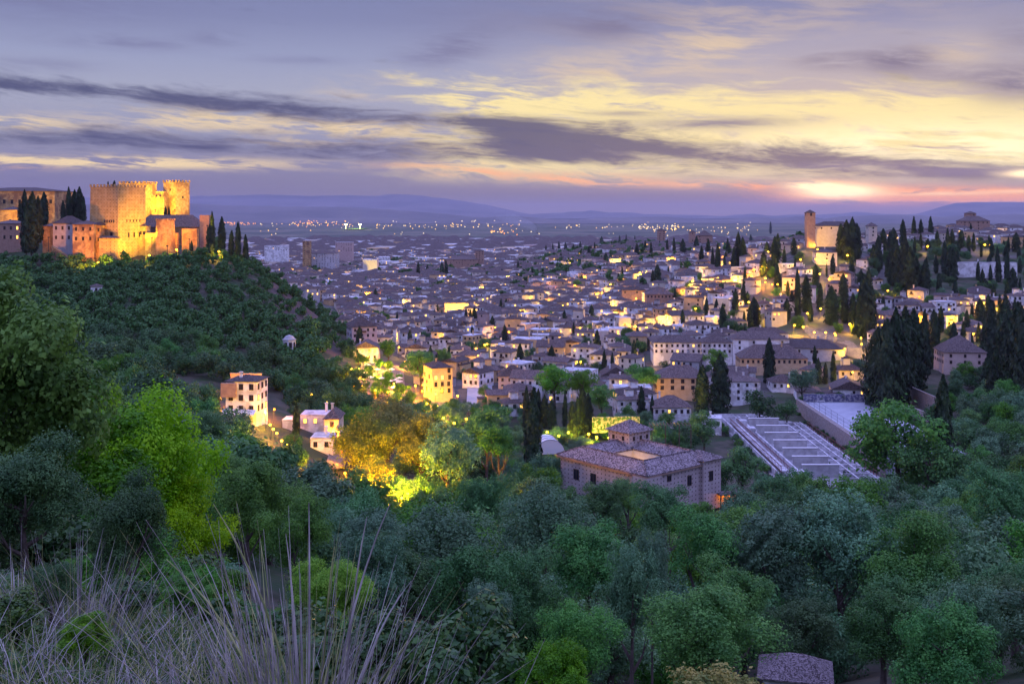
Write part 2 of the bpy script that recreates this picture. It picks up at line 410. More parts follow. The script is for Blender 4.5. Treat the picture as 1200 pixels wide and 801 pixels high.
def putlogmat(name, c1, c2, spacing, size, dark=(0.04, 0.03, 0.03)):
    """old rammed wall with rows of square putlog holes"""
    m = mat(name, c1, c2, 0.35, rough=0.95, bump=0.4, bscale=3)
    nt = m.node_tree; b = nt.nodes['Principled BSDF']
    src = b.inputs['Base Color'].links[0].from_socket
    tc = nt.nodes.new('ShaderNodeTexCoord'); sp = nt.nodes.new('ShaderNodeSeparateXYZ'); nt.links.new(tc.outputs['Object'], sp.inputs[0])
    x, y, z = (E(nt, sp.outputs[i]) for i in range(3))
    h = (x + y) * (1 / spacing)
    zz = z * (1.25 / spacing)
    a = (h._m('FRACT') - 0.5)._m('ABSOLUTE')._m('LESS_THAN', size)
    c = (zz._m('FRACT') - 0.5)._m('ABSOLUTE')._m('LESS_THAN', size * 1.2)
    nt.links.new(mixc(nt, a * c * 0.85, src, dark + (1,)), b.inputs['Base Color'])
    return m

M_white = mat('lime_wash', (0.70, 0.69, 0.68), (0.82, 0.81, 0.80), 0.6, obj_var=0.15, c3=(0.50, 0.48, 0.46), s3=0.25)
M_cream = mat('cream_render', (0.56, 0.49, 0.38), (0.64, 0.57, 0.46), 0.5, obj_var=0.2)
M_ochre = mat('ochre_render', (0.52, 0.36, 0.18), (0.60, 0.43, 0.24), 0.5, obj_var=0.2)
M_pink = mat('pink_render', (0.46, 0.34, 0.30), (0.52, 0.40, 0.35), 0.5, obj_var=0.2)
M_grey = mat('grey_render', (0.36, 0.35, 0.36), (0.45, 0.44, 0.44), 0.5, obj_var=0.2)
M_brick = mat('old_brick', (0.30, 0.19, 0.14), (0.38, 0.25, 0.19), 0.8, bump=0.2)
WALLS = [('white', M_white, 0.56), ('cream', M_cream, 0.20), ('ochre', M_ochre, 0.10), ('pinkish', M_pink, 0.05), ('grey', M_grey, 0.09)]
M_tile = tilemat('clay_tiles', (0.06, 0.043, 0.04), (0.15, 0.115, 0.105), (0.11, 0.10, 0.105))
M_tile2 = tilemat('palace_tiles', (0.06, 0.045, 0.045), (0.28, 0.23, 0.23), (0.12, 0.10, 0.10))
M_tile3 = tilemat('cottage_tiles', (0.06, 0.045, 0.045), (0.26, 0.21, 0.21), (0.14, 0.12, 0.12), 9.0)
M_ivy = mat('ivy_wall', (0.42, 0.36, 0.24), (0.05, 0.12, 0.03), 0.9, lo=.42, hi=.55, bump=.8)
M_glass = mat('window_glass', (0.02, 0.02, 0.03), rough=0.15, spec=0.5)
M_frame = mat('window_frame', (0.10, 0.07, 0.05), rough=0.7)
M_lit = emit('lit_window', (1.0, 0.52, 0.10), 2.6)
M_concd = mat('shaded_floor_concrete', (0.25, 0.24, 0.25), (0.37, 0.36, 0.37), 0.5)  # darker tone paints the shade on the foundation floor
M_concm = mat('shaded_face_concrete', (0.32, 0.31, 0.31), (0.46, 0.45, 0.45), 0.4)  # mid tone paints the shade on the cross wall faces
M_lamp = emit('lamp_glass', (1.0, 0.55, 0.04), 6.0)
M_lamp_o = emit('orange_lamp_glass', (1.0, 0.36, 0.02), 5.0)
M_lamp_g = emit('green_lamp_glass', (0.95, 0.85, 0.05), 5.0)
M_metal = mat('dark_iron', (0.05, 0.05, 0.05), rough=0.5)
M_castle = putlogmat('rammed_earth_wall', (0.36, 0.23, 0.10), (0.47, 0.32, 0.15), 2.4, 0.10)
M_castle2 = mat('fortress_stone', (0.32, 0.20, 0.09), (0.54, 0.36, 0.17), 0.45, c3=(0.22, 0.13, 0.08), s3=0.12, bump=0.4, bscale=2)
M_palace = putlogmat('palace_stucco', (0.38, 0.31, 0.29), (0.46, 0.39, 0.37), 1.5, 0.13)
M_conc = mat('pale_concrete', (0.54, 0.52, 0.54), (0.68, 0.66, 0.68), 0.8, c3=(0.36, 0.35, 0.36), s3=0.3)
M_stone = mat('rubble_stone', (0.24, 0.20, 0.18), (0.36, 0.31, 0.28), 1.2, bump=0.5)
M_rust = mat('rusted_steel', (0.17, 0.06, 0.05), (0.22, 0.09, 0.07), 2.0, rough=0.7)
M_bark = mat('bark', (0.07, 0.055, 0.045), (0.12, 0.095, 0.08), 4.0, bump=0.5)
M_soil = mat('forest_soil', (0.045, 0.05, 0.03), (0.09, 0.08, 0.055), 0.15, c3=(0.03, 0.055, 0.02), s3=0.06, coord='World', bump=0.4, bscale=1.5)
M_turf = mat('rough_turf', (0.03, 0.06, 0.02), (0.08, 0.075, 0.045), 1.6, c3=(0.05, 0.10, 0.025), s3=0.6, coord='World', bump=0.5, bscale=6)
M_cliff = mat('bare_earth', (0.05, 0.032, 0.03), (0.10, 0.062, 0.055), 0.09, c3=(0.07, 0.06, 0.05), s3=0.05, coord='World', bump=0.8, bscale=0.3)
M_street = mat('street_cobbles', (0.07, 0.065, 0.065), (0.13, 0.12, 0.11), 0.12, c3=(0.06, 0.08, 0.04), s3=0.03, coord='World')
M_pave = mat('pale_paving', (0.12, 0.11, 0.10), (0.22, 0.20, 0.17), 0.8, coord='World')
M_court = mat('court_surface', (0.36, 0.37, 0.42), (0.42, 0.43, 0.48), 0.3, coord='World')
M_line = mat('white_paint', (0.75, 0.75, 0.75))
M_fabric = mat('white_canvas', (0.72, 0.70, 0.68), rough=0.8)
M_plain = mat('plain_fields', (0.075, 0.09, 0.06), (0.16, 0.14, 0.10), 0.004, c3=(0.05, 0.07, 0.05), s3=0.0016, coord='World', detail=8, lo=0.42, hi=0.58)
M_mount = mat('mountain_ground', (0.10, 0.10, 0.09), (0.17, 0.15, 0.13), 0.0006, coord='World', detail=8)

L_bright = leafmat('spring_leaves', (0.16, 0.36, 0.02), (0.34, 0.58, 0.05), 0.4, 0.2)
L_green = leafmat('green_leaves', (0.055, 0.17, 0.025), (0.13, 0.31, 0.04), 0.3, 0.5)
L_plane = leafmat('plane_leaves', (0.13, 0.16, 0.03), (0.27, 0.29, 0.05), 0.4, 0.15)
L_maple = leafmat('maple_leaves', (0.05, 0.17, 0.018), (0.15, 0.36, 0.035), 0.3, 0.2)
L_mid = leafmat('valley_leaves', (0.042, 0.13, 0.035), (0.105, 0.25, 0.065), 0.25, 0.7)
L_silver = leafmat('silver_leaves', (0.06, 0.15, 0.065), (0.145, 0.28, 0.125), 0.2, 0.5)
L_dark = leafmat('oak_leaves', (0.028, 0.082, 0.024), (0.075, 0.165, 0.045), 0.15, 0.6)
L_cyp = leafmat('cypress_leaves', (0.010, 0.026, 0.012), (0.034, 0.068, 0.028), 0.05, 0.3)
L_gloss = leafmat('glossy_leaves', (0.03, 0.075, 0.02), (0.08, 0.15, 0.03), 0.2, 0.2, rough=0.35)
L_yellow = leafmat('yellow_flower_leaves', (0.10, 0.17, 0.03), (0.42, 0.36, 0.06), 0.25, 0.1)
M_straw = mat('dry_stalks', (0.18, 0.165, 0.15), (0.48, 0.44, 0.39), 3.0, rough=0.7)
M_strawg = mat('green_stalks', (0.16, 0.20, 0.06), (0.42, 0.42, 0.18), 3.0, rough=0.7)
M_grass = mat('grass_blades', (0.045, 0.115, 0.02), (0.11, 0.21, 0.04), 3.0, rough=0.6)

# ------------------------------------------------------------------ ground sheet
def build_ground():
    ys = np.concatenate([np.linspace(-60, 1.5, 12), np.exp(np.linspace(math.log(2), math.log(48000), 430))])
    u = np.linspace(-1, 1, 300)
    U_ = np.sign(u) * (np.abs(u) * 0.62 + 0.75 * np.abs(u) ** 3)
    X = U_[None, :] * (np.maximum(ys, 2)[:, None] + 6)
    Y = np.repeat(ys[:, None], len(u), 1)
    Z = GZ(X, Y)
    n, m = X.shape
    V = np.stack([X, Y, Z], -1).reshape(-1, 3)
    a = (np.arange(n - 1)[:, None] * m + np.arange(m - 1)[None, :]).ravel()
    F = np.stack([a, a + 1, a + m + 1, a + m], 1)
    c = V[F].mean(1); d = np.maximum(c[:, 1], 2); px = CX + FP * c[:, 0] / d; py = tpy(px, d)
    mi = np.zeros(len(F), int)
    mi[d < 60] = 1
    town = (d > 430) & (px > 400 + (700 - d) * 0.25) & (px > 395)
    mi[town & (d < 2600)] = 2
    mi[(d > 700) & (d < 2600) & (px <= 400) & (py > 300)] = 2
    mi[(px > 1035) & (d < 900) & (d > 300)] = 0
    mi[(d < 500) & (px > 545) & (py > 462)] = 0
    mi[(d < 560) & (py > 470)] = 0
    mi[d >= 2600] = 3
    cl = (px > 318) & (px < 402) & (d > 520) & (d < 720) & (vnoise(c[:, 0] / 9, c[:, 1] / 9, 8) > 0.25)
    mi[cl] = 4
    me = npmesh('ground', V, F, [M_soil, M_turf, M_street, M_plain, M_cliff], mi, True)
    tag(link('ground', me), kind='structure')
build_ground()

def build_mountains():
    def ridge(name, prof, d, thick, seed, rough):
        xs = np.arange(-700, 1900, 4.0)
        py = np.interp(xs, [p[0] for p in prof], [p[1] for p in prof])
        py = py + (vnoise(xs / 40, xs * 0 + seed, seed) - 0.5) * rough + (vnoise(xs / 13, xs * 0 + seed, seed + 1) - 0.5) * rough * 0.5
        rows = []
        T = np.linspace(-1, 1, 41)
        for t in T:
            Y = d + t * thick
            X = (xs - CX) / FP * Y
            top = -(py - HY) / FP * d
            base = -140.0
            f = (1 - abs(t)) ** 1.25
            nz = (vnoise(X / 900, np.full_like(X, Y / 900), seed + 5) - 0.5) * 420 * min(f, 1 - f) * 2
            rows.append(np.stack([X, np.full_like(X, Y), base + (top - base) * f + nz * 0.6], 1))
        V = np.concatenate(rows); m = len(xs); n = len(T)
        a = (np.arange(n - 1)[:, None] * m + np.arange(m - 1)[None, :]).ravel()
        F = np.stack([a, a + 1, a + m + 1, a + m], 1)
        tag(link(name, npmesh(name, V, F, [M_mount], None, True)), kind='structure')
    ridge('mountains', [(-700, 240), (0, 233), (220, 230), (330, 229), (400, 230), (460, 228), (500, 231), (560, 238), (600, 246), (625, 252), (680, 248.5), (692, 246), (712, 249), (760, 250), (840, 253), (900, 254), (935, 251), (985, 250), (1003, 248), (1035, 252), (1070, 251), (1100, 243), (1120, 238.5), (1150, 237), (1200, 236), (1400, 240), (1900, 245)], 36000, 6500, 3, 2.0)
    ridge('hills', [(-700, 246), (200, 238), (260, 240), (330, 242), (400, 243), (460, 246), (520, 251), (580, 255), (640, 257), (800, 258), (900, 258.5), (1000, 257), (1200, 254), (1900, 254)], 19000, 3500, 7, 1.4)
build_mountains()

# ------------------------------------------------------------------ foliage
def leaf_quads(C, N, size, rng, aspect=1.7, up=None, fold=0.0):
    """one rhombic leaf per centre C with normal N"""
    n = len(C)
    N = N / np.linalg.norm(N, axis=1, keepdims=True)
    R = rng.normal(size=(n, 3)) if up is None else np.tile(np.array(up, float), (n, 1)) + rng.normal(size=(n, 3)) * 0.35
    T = R - (R * N).sum(1, keepdims=True) * N; T /= np.linalg.norm(T, axis=1, keepdims=True) + 1e-9
    B = np.cross(N, T)
    s = size * rng.uniform(0.6, 1.35, (n, 1))
    V = np.stack([C - T * s * aspect * 0.5, C + B * s * 0.5 + T * s * 0.08, C + T * s * aspect * 0.5, C - B * s * 0.5 + T * s * 0.08], 1)
    return V.reshape(-1, 3)
def crown_points(seed, nleaf, nlobe, flat=0.9, lobe=(0.26, 0.44), inner=0.25, droop=0.0, open_=0.0):
    rng = np.random.default_rng(seed)
    # lobes scattered in a rough ellipsoid of radius ~1
    L = []
    while len(L) < nlobe:
        p = rng.uniform(-1, 1, 3)
        r = np.linalg.norm(p)
        if 0.35 < r < 0.86: L.append(p * [1, 1, flat])
    L = np.array(L); R = rng.uniform(lobe[0], lobe[1], nlobe)
    # irregular outline: push each lobe in or out
    L *= rng.uniform(0.55, 1.22, (nlobe, 1)); L[:, 2] *= rng.uniform(.8, 1.15); R = R * rng.uniform(.7, 1.15, nlobe)
    k = rng.choice(nlobe, nleaf, p=R ** 2 / (R ** 2).sum())
    D = rng.normal(size=(nleaf, 3)); D /= np.linalg.norm(D, axis=1, keepdims=True)
    D[:, 2] = np.where((D[:, 2] < -0.3) & (rng.random(nleaf) < 0.6), -D[:, 2], D[:, 2])
    sh = rng.uniform(0.72, 1.05, nleaf)
    ins = rng.random(nleaf) < inner
    sh[ins] = rng.uniform(0.1, 0.8, ins.sum())
    out = rng.random(nleaf) < 0.06; sh[out] = rng.uniform(1.0, 1.38, out.sum())
    # small twig clumps: quantise the direction a little so leaves bunch
    bump = 1 + 0.22 * np.sin(D[:, 0] * 9 + k) * np.sin(D[:, 1] * 8 + k * 2) * np.cos(D[:, 2] * 9)
    C = L[k] + D * (R[k] * sh * bump)[:, None]
    C[:, 2] -= droop * (C[:, 0] ** 2 + C[:, 1] ** 2)
    if open_:
        keep = vnoise(C[:, 0] * 5 + 50, C[:, 1] * 5 + C[:, 2] * 4 + 50, seed) > open_
        C = C[keep]; D = D[keep]
    N = D + rng.normal(size=D.shape) * 0.55 + [0, 0, 0.35]
    return C, N, rng
def crown_mesh(name, seed, nleaf, nlobe, size, m, aspect=1.6, **k):
    C, N, rng = crown_points(seed, nleaf, nlobe, **k)
    V = leaf_quads(C, N, size, rng, aspect)
    F = np.arange(len(V)).reshape(-1, 4)
    return npmesh(name, V, F, [m])
def cypress_mesh(name, seed, nleaf, size, m, width=1.0):
    """unit height, radius about 0.1"""
    rng = np.random.default_rng(seed)
    h = rng.uniform(0, 1, nleaf) ** 0.9
    prof = np.interp(h, [0, .06, .25, .55, .8, .93, 1], [.55, .85, 1, .92, .62, .30, .03]) * 0.105 * width
    a = rng.uniform(0, 2 * math.pi, nleaf)
    lump = 1 + 0.32 * np.sin(a * 3 + seed + h * 9) * np.sin(h * 23 + seed) + 0.18 * np.sin(a * 5 + h * 40)
    r = prof * lump * np.sqrt(rng.uniform(0.35, 1.1, nleaf))
    C = np.stack([r * np.cos(a), r * np.sin(a), 0.02 + h * 0.98 + rng.normal(size=nleaf) * 0.006], 1)
    N = np.stack([np.cos(a), np.sin(a), np.full(nleaf, 0.15)], 1) + rng.normal(size=(nleaf, 3)) * 0.35
    V = leaf_quads(C, N, size, rng, 2.6, up=(0, 0, 1))
    return npmesh(name, V, np.arange(len(V)).reshape(-1, 4), [m])
def trunk_mesh(name, seed, m=None, spread=0.75, limbs=6, split=0.3, r0=0.055):
    """unit height trunk with limbs reaching up into the crown (z 0..1)"""
    rng = random.Random(seed); b = MB()
    top = Vector((rng.uniform(-.06, .06), rng.uniform(-.06, .06), 0.92))
    p = [Vector((0, 0, -0.08)), Vector((rng.uniform(-.02, .02), rng.uniform(-.02, .02), split)), Vector((top.x * .6, top.y * .6, .62)), top]
    b.tube(p, [r0, r0 * .72, r0 * .4, r0 * .1], 6)
    for i in range(limbs):
        a = i * 2.4 + rng.uniform(-.4, .4); t = split + (0.75 - split) * i / limbs
        s = Vector((p[1].x, p[1].y, t)); e = Vector((math.cos(a) * spread * .42, math.sin(a) * spread * .42, min(.95, t + rng.uniform(.22, .4))))
        mid = (s + e) / 2 + Vector((0, 0, -.03)) + Vector((math.cos(a), math.sin(a), 0)) * .05
        b.tube([s, mid, e], [r0 * .42, r0 * .28, r0 * .07], 5)
        for q in range(2):
            a2 = a + rng.uniform(-1, 1); e2 = mid + Vector((math.cos(a2), math.sin(a2), 0.9)) * 0.15
            b.tube([mid, e2], [r0 * .2, r0 * .05], 4)
    return b.mesh(name, m or M_bark)

CM = {
 'mid':    [crown_mesh('crown', 100 + i, 9000, 26, 0.052, L_mid, flat=0.95, inner=0.3, open_=0.22) for i in range(5)],
 'green':  [crown_mesh('crown', 120 + i, 9000, 24, 0.052, L_green, flat=0.95, inner=0.3, open_=0.22) for i in range(4)],
 'plane': [crown_mesh('crown', 135 + i, 14000, 26, 0.044, L_plane, flat=0.95, inner=0.3, open_=0.2) for i in range(2)],
 'silver': [crown_mesh('crown', 140 + i, 9000, 30, 0.048, L_silver, flat=0.85, aspect=2.2, inner=0.3, open_=0.25) for i in range(3)],
 'oak':    [crown_mesh('crown', 160 + i, 3600, 11, 0.08, L_dark, flat=0.85, inner=0.3, aspect=1.4, lobe=(.34, .52)) for i in range(4)],
 'finemid': [crown_mesh('crown', 180 + i, 30000, 34, 0.028, L_mid, flat=0.95, inner=0.3, lobe=(.2, .4), open_=0.27) for i in range(3)],
 'finegreen': [crown_mesh('crown', 190 + i, 30000, 34, 0.029, L_green, flat=0.95, inner=0.3, lobe=(.2, .4), open_=0.27) for i in range(3)],
 'finesilver': [crown_mesh('crown', 200 + i, 30000, 36, 0.026, L_silver, flat=0.9, inner=0.3, aspect=2.4, lobe=(.2, .4), open_=0.3) for i in range(2)],
 'herobright': [crown_mesh('crown', 210 + i, 60000, 46, 0.024, L_bright, flat=1.0, inner=0.35, lobe=(.17, .36), open_=0.22) for i in range(2)],
 'herogreen': [crown_mesh('crown', 220 + i, 60000, 46, 0.025, L_maple, flat=1.0, inner=0.35, lobe=(.17, .36), open_=0.25) for i in range(2)],
 'herodark': [crown_mesh('crown', 230 + i, 42000, 40, 0.019, L_dark, flat=1.0, inner=0.4, lobe=(.2, .4), open_=0.25, aspect=2.6) for i in range(2)],
 'herogloss': [crown_mesh('crown', 240 + i, 9000, 30, 0.060, L_gloss, flat=1.0, inner=0.35, lobe=(.2, .4), open_=0.2, aspect=1.8) for i in range(2)],
 'heroyellow': [crown_mesh('crown', 250, 14000, 34, 0.036, L_yellow, flat=0.7, inner=0.3, lobe=(.16, .3), open_=0.3)],
}
CYP = [cypress_mesh('crown', 300 + i, 4200, 0.021, L_cyp, 0.8 + 0.18 * i) for i in range(5)]
CYPL = [cypress_mesh('crown', 320 + i, 1500, 0.034, L_cyp, 0.85 + 0.25 * i) for i in range(4)]
TRK = [trunk_mesh('trunk', 400 + i) for i in range(4)]
TRKC = [trunk_mesh('trunk', 410, limbs=0, r0=0.012)]
THINGS = []     # (object, descriptor, photo px, py) to be labelled at the end
def later(o, desc, px, py):
    THINGS.append((o, desc, px, py)); return o
DESC = {'plane': 'olive green plane tree', 'mid': 'dark green leafy tree', 'green': 'fresh green leafy tree', 'silver': 'grey green feathery tree', 'oak': 'small rounded evergreen tree',
        'finemid': 'dark green leafy tree', 'finegreen': 'fresh green leafy tree', 'finesilver': 'grey green feathery tree'}
NAMES = {'plane': 'plane_tree', 'mid': 'leafy_tree', 'green': 'broadleaf_tree', 'silver': 'olive_tree', 'oak': 'evergreen_oak', 'finemid': 'valley_tree', 'finegreen': 'valley_tree', 'finesilver': 'olive_tree'}
def broad(X, Y, R, H, kind, name=None, cat='tree', group=None, desc=None, label=None, zc=None, rng=random, trunk=True, zs=1.0):
    """leafy tree: R crown radius, H total height"""
    z = gz(X, Y)
    o = empty(name or NAMES[kind], (X, Y, z), rng.uniform(0, 6.28))
    zc = (H - R * zs * 0.95) if zc is None else zc
    link('crown', rng.choice(CM[kind]), o, (0, 0, zc), 0, (R * rng.uniform(.82, 1.16), R, R * zs * rng.uniform(.9, 1.12)))
    if trunk:
        link('trunk', rng.choice(TRK), o, (0, 0, 0), 0, (R * 1.5, R * 1.5, (zc + R * zs * 0.55)))
    tag(o, label, cat, group)
    if not label:
        px, py = proj(X, Y, z + zc); later(o, desc or DESC[kind], px, py)
    return o
def cyp(X, Y, H, wide=None, big=None, group='cypresses of the town and gardens', desc=None, label=None, rng=random, zb=None):
    z = gz(X, Y) if zb is None else zb
    o = empty('cypress_tree', (X, Y, z - 0.3), rng.uniform(0, 6.28))
    px_h = H / Y * FP
    lst = CYP if (px_h > 32 if big is None else big) else CYPL
    i = rng.randrange(len(lst)) if wide is None else min(len(lst) - 1, wide)
    wv = rng.uniform(.75, 1.2); o.rotation_euler = (rng.gauss(0, .012), rng.gauss(0, .012), o.rotation_euler[2])
    link('crown', lst[i], o, (0, 0, 0), 0, (H * wv, H * wv, H))
    link('trunk', TRKC[0], o, (0, 0, 0), 0, (H, H, H * .5))
    tag(o, label, 'tree', group)
    if not label:
        px, py = proj(X, Y, z + H * .5)
        later(o, desc or (('tall ' if H > 15 else 'short ' if H < 9 else '') + ('broad' if i >= 3 else 'slender' if i == 0 else 'narrow') + ' dark cypress'), px, py)
    return o
def cyp_px(px, ytop, ybase, d=None, **k):
    d = d or depth_at(px, ybase)
    p = P(px, ybase, d); H = (ybase - ytop) / FP * d
    return cyp(p.x, d, H, zb=p.z, **k)
BLOCK = []   # keep-clear discs (X, Y, r)
def clear(X, Y, r): return all((X - a) ** 2 + (Y - b) ** 2 > (r + c) ** 2 for a, b, c in BLOCK)

# ------------------------------------------------------------------ buildings
def win_mesh(w, h, lit=False, arch=False):
    b = MB(); f = 0.12 * min(w, 1.2)
    b.box(-w/2, w/2, -0.05, 0.02, 0, h, 1)
    b.box(-w/2 - f, -w/2, -0.10, 0.02, -f, h + f, 0); b.box(w/2, w/2 + f, -0.10, 0.02, -f, h + f, 0)
    b.box(-w/2, w/2, -0.10, 0.02, h, h + f, 0); b.box(-w/2, w/2, -0.13, 0.02, -f, 0, 0)
    b.box(-0.04, 0.04, -0.075, -0.052, 0, h, 0)
    return b.mesh('window', [M_frame, M_lit if lit else M_glass])
_WM = {}
def window(parent, M, w, h, lit=False):
    k = (round(w, 1), round(h, 1), lit)
    if k not in _WM: _WM[k] = win_mesh(*k)
    o = link('window', _WM[k], parent); o.matrix_local = M; return o
def hip_roof(b, w, l, z, rise, ov=0.5, flat=0.12, m=0, gable=False, wallm=None):
    """hipped or gabled roof on a w x l plan, with a thin eave"""
    x, y = w / 2 + ov, l / 2 + ov
    z0 = z - 0.02
    if w >= l: r1, r2 = ((-(x - (0 if gable else y)), 0), ((x - (0 if gable else y)), 0))
    else: r1, r2 = ((0, -(y - (0 if gable else x))), (0, (y - (0 if gable else x))))
    A = [(-x, -y, z0 + flat), (x, -y, z0 + flat), (x, y, z0 + flat), (-x, y, z0 + flat)]
    R1 = (r1[0], r1[1], z0 + flat + rise); R2 = (r2[0], r2[1], z0 + flat + rise)
    if w >= l:
        b.poly([A[0], A[1], R2, R1], m); b.poly([A[1], A[2], R2], m); b.poly([A[2], A[3], R1, R2], m); b.poly([A[3], A[0], R1], m)
    else:
        b.poly([A[0], A[1], R1], m); b.poly([A[1], A[2], R2, R1], m); b.poly([A[2], A[3], R2], m); b.poly([A[3], A[0], R1, R2], m)
    lo = [(p[0], p[1], z0) for p in A]
    for k in range(4): b.poly([lo[k], lo[(k + 1) % 4], A[(k + 1) % 4], A[k]], m)
    b.poly(lo[::-1], m)
def house(X, Y, w, l, h, rz, wm, name='house', z=None, rise=None, windows='auto', wrows=None, lit=0.05, chimney=True, group=None, label=None, desc=None,
          cat='house', gable=False, roofm=None, flat=False, door=False, rng=random, wsize=(0.9, 1.3), below=4.0, sides=(0, 1, 3), nw=None):
    """w along local x, front face at local -y"""
    z = gz(X, Y) if z is None else z
    o = empty(name, (X, Y, z), rz)
    b = MB(); b.box(-w/2, w/2, -l/2, l/2, -below, h, 0, skip=(0,))
    wall = b.build('wall', wm, o)
    rise = rise if rise is not None else min(w, l) * 0.24
    rb = MB()
    if flat:
        rb.box(-w/2 - .1, w/2 + .1, -l/2 - .1, l/2 + .1, h + 0.002, h + .35)
    else: hip_roof(rb, w, l, h, rise, gable=gable)
    rf = rb.build('roof', roofm or (M_tile if not flat else M_conc), o)
    if gable and not flat:
        pass
    if chimney and Y < 1100:
        c = MB(); cx, cyy = rng.uniform(-w * .28, w * .28), rng.uniform(-l * .25, l * .25)
        c.box(cx - .35, cx + .35, cyy - .3, cyy + .3, h + .2, h + rise + .9)
        c.box(cx - .5, cx + .5, cyy - .45, cyy + .45, h + rise + .902, h + rise + 1.1)
        c.build('chimney', wm, rf)
    if not name or name == 'house':
        if Y < 1100 and rng.random() < .45:
            aw, al, ah = w * rng.uniform(.35, .6), l * rng.uniform(.4, .7), h * rng.uniform(.45, .8); ax, ay = rng.choice((-1, 1)) * (w / 2), rng.choice((-1, 0)) * l * .3
            ab = MB(); ab.box(ax - aw / 2, ax + aw / 2, ay - al / 2, ay + al / 2, -below, ah); an = ab.build('annex', wm, o)
            ab = MB(); hip_roof(ab, aw, al, ah, min(aw, al) * .2, ov=.35) if rng.random() < .7 else ab.box(-aw / 2 - .1, aw / 2 + .1, -al / 2 - .1, al / 2 + .1, ah + .003, ah + .5)
            ar = ab.build('annex_roof', roofm or M_tile, an); ar.location = (ax, ay, 0)
        elif Y < 900 and rng.random() < .35 and not flat:
            ab = MB(); ax = rng.uniform(-w * .2, w * .2); ab.box(ax - 1.6, ax + 1.6, -1.6, 1.6, h + .2, h + rise + 2.2); an = ab.build('turret', wm, o)
            ab = MB(); hip_roof(ab, 3.2, 3.2, h + rise + 2.2, .9, ov=.35); ar = ab.build('turret_roof', M_tile, an); ar.location = (ax, 0, 0)
        if Y < 750 and rng.random() < .3 and h > 5:
            ab = MB(); t_ = rng.uniform(-w * .25, w * .25); ab.box(t_ - 1.3, t_ + 1.3, -l / 2 - .7, -l / 2 - .003, h - 2.75, h - 2.62); ab.box(t_ - 1.3, t_ + 1.3, -l / 2 - .7, -l / 2 - .66, h - 2.618, h - 1.8); ab.build('balcony', M_frame, o)
    if windows:
        rows = wrows or max(1, int((h - 0.6) // 2.9))
        for s in sides:
            W_ = w if s in (0, 2) else l
            n = (nw if (nw and s == 0) else max(1, int(W_ // (2.9 if Y < 700 else 4.2))))
            a = {0: 0, 1: math.pi/2, 2: math.pi, 3: -math.pi/2}[s]
            off = l/2 if s in (0, 2) else w/2
            # only faces turned to the valley
            wn = Vector((math.sin(rz + a), -math.cos(rz + a))) ; vw = Vector((-X, -Y)).normalized()
            if wn.dot(vw) < 0.12: continue
            for r in range(rows):
                for i in range(n):
                    if nw is None and rng.random() < (0.22 if Y < 700 else 0.4): continue
                    t = (i + .5) / n * W_ - W_ / 2 + (0 if nw else rng.uniform(-.3, .3))
                    zz = (h - 2.15) - r * 2.9
                    if zz < 0.3: continue
                    M = Matrix.Rotation(a, 4, 'Z') @ Matrix.Translation((t, -off, zz))
                    window(o, M, wsize[0], wsize[1], rng.random() < lit)
    if door:
        M = Matrix.Translation((rng.uniform(-w * .3, w * .3), -l/2, 0)); d = MB(); d.box(-.6, .6, -.08, .02, 0, 2.2)
        link('door', d.mesh('door', M_frame), o).matrix_local = M
    tag(o, label, cat, group)
    if not label:
        px, py = proj(X, Y, z + h * .6); later(o, desc, px, py)
    BLOCK.append((X, Y, max(w, l) * 0.55 + 2))
    return o
def fb(px0, px1, pytop, pybase, l, wm, d=None, yaw=0.0, **k):
    """house whose front spans px0..px1 with eave at pytop and foot at pybase"""
    d = d or depth_at((px0 + px1) / 2, pybase)
    w = (px1 - px0) / FP * d / max(.5, math.cos(yaw)); h = (pybase - pytop) / FP * d
    pc = P((px0 + px1) / 2, pybase, d)
    c = Vector((pc.x, pc.y)) + Vector((-math.sin(yaw), math.cos(yaw))) * l / 2
    return house(c.x, c.y, w, l, h, yaw, wm, z=pc.z, **k)

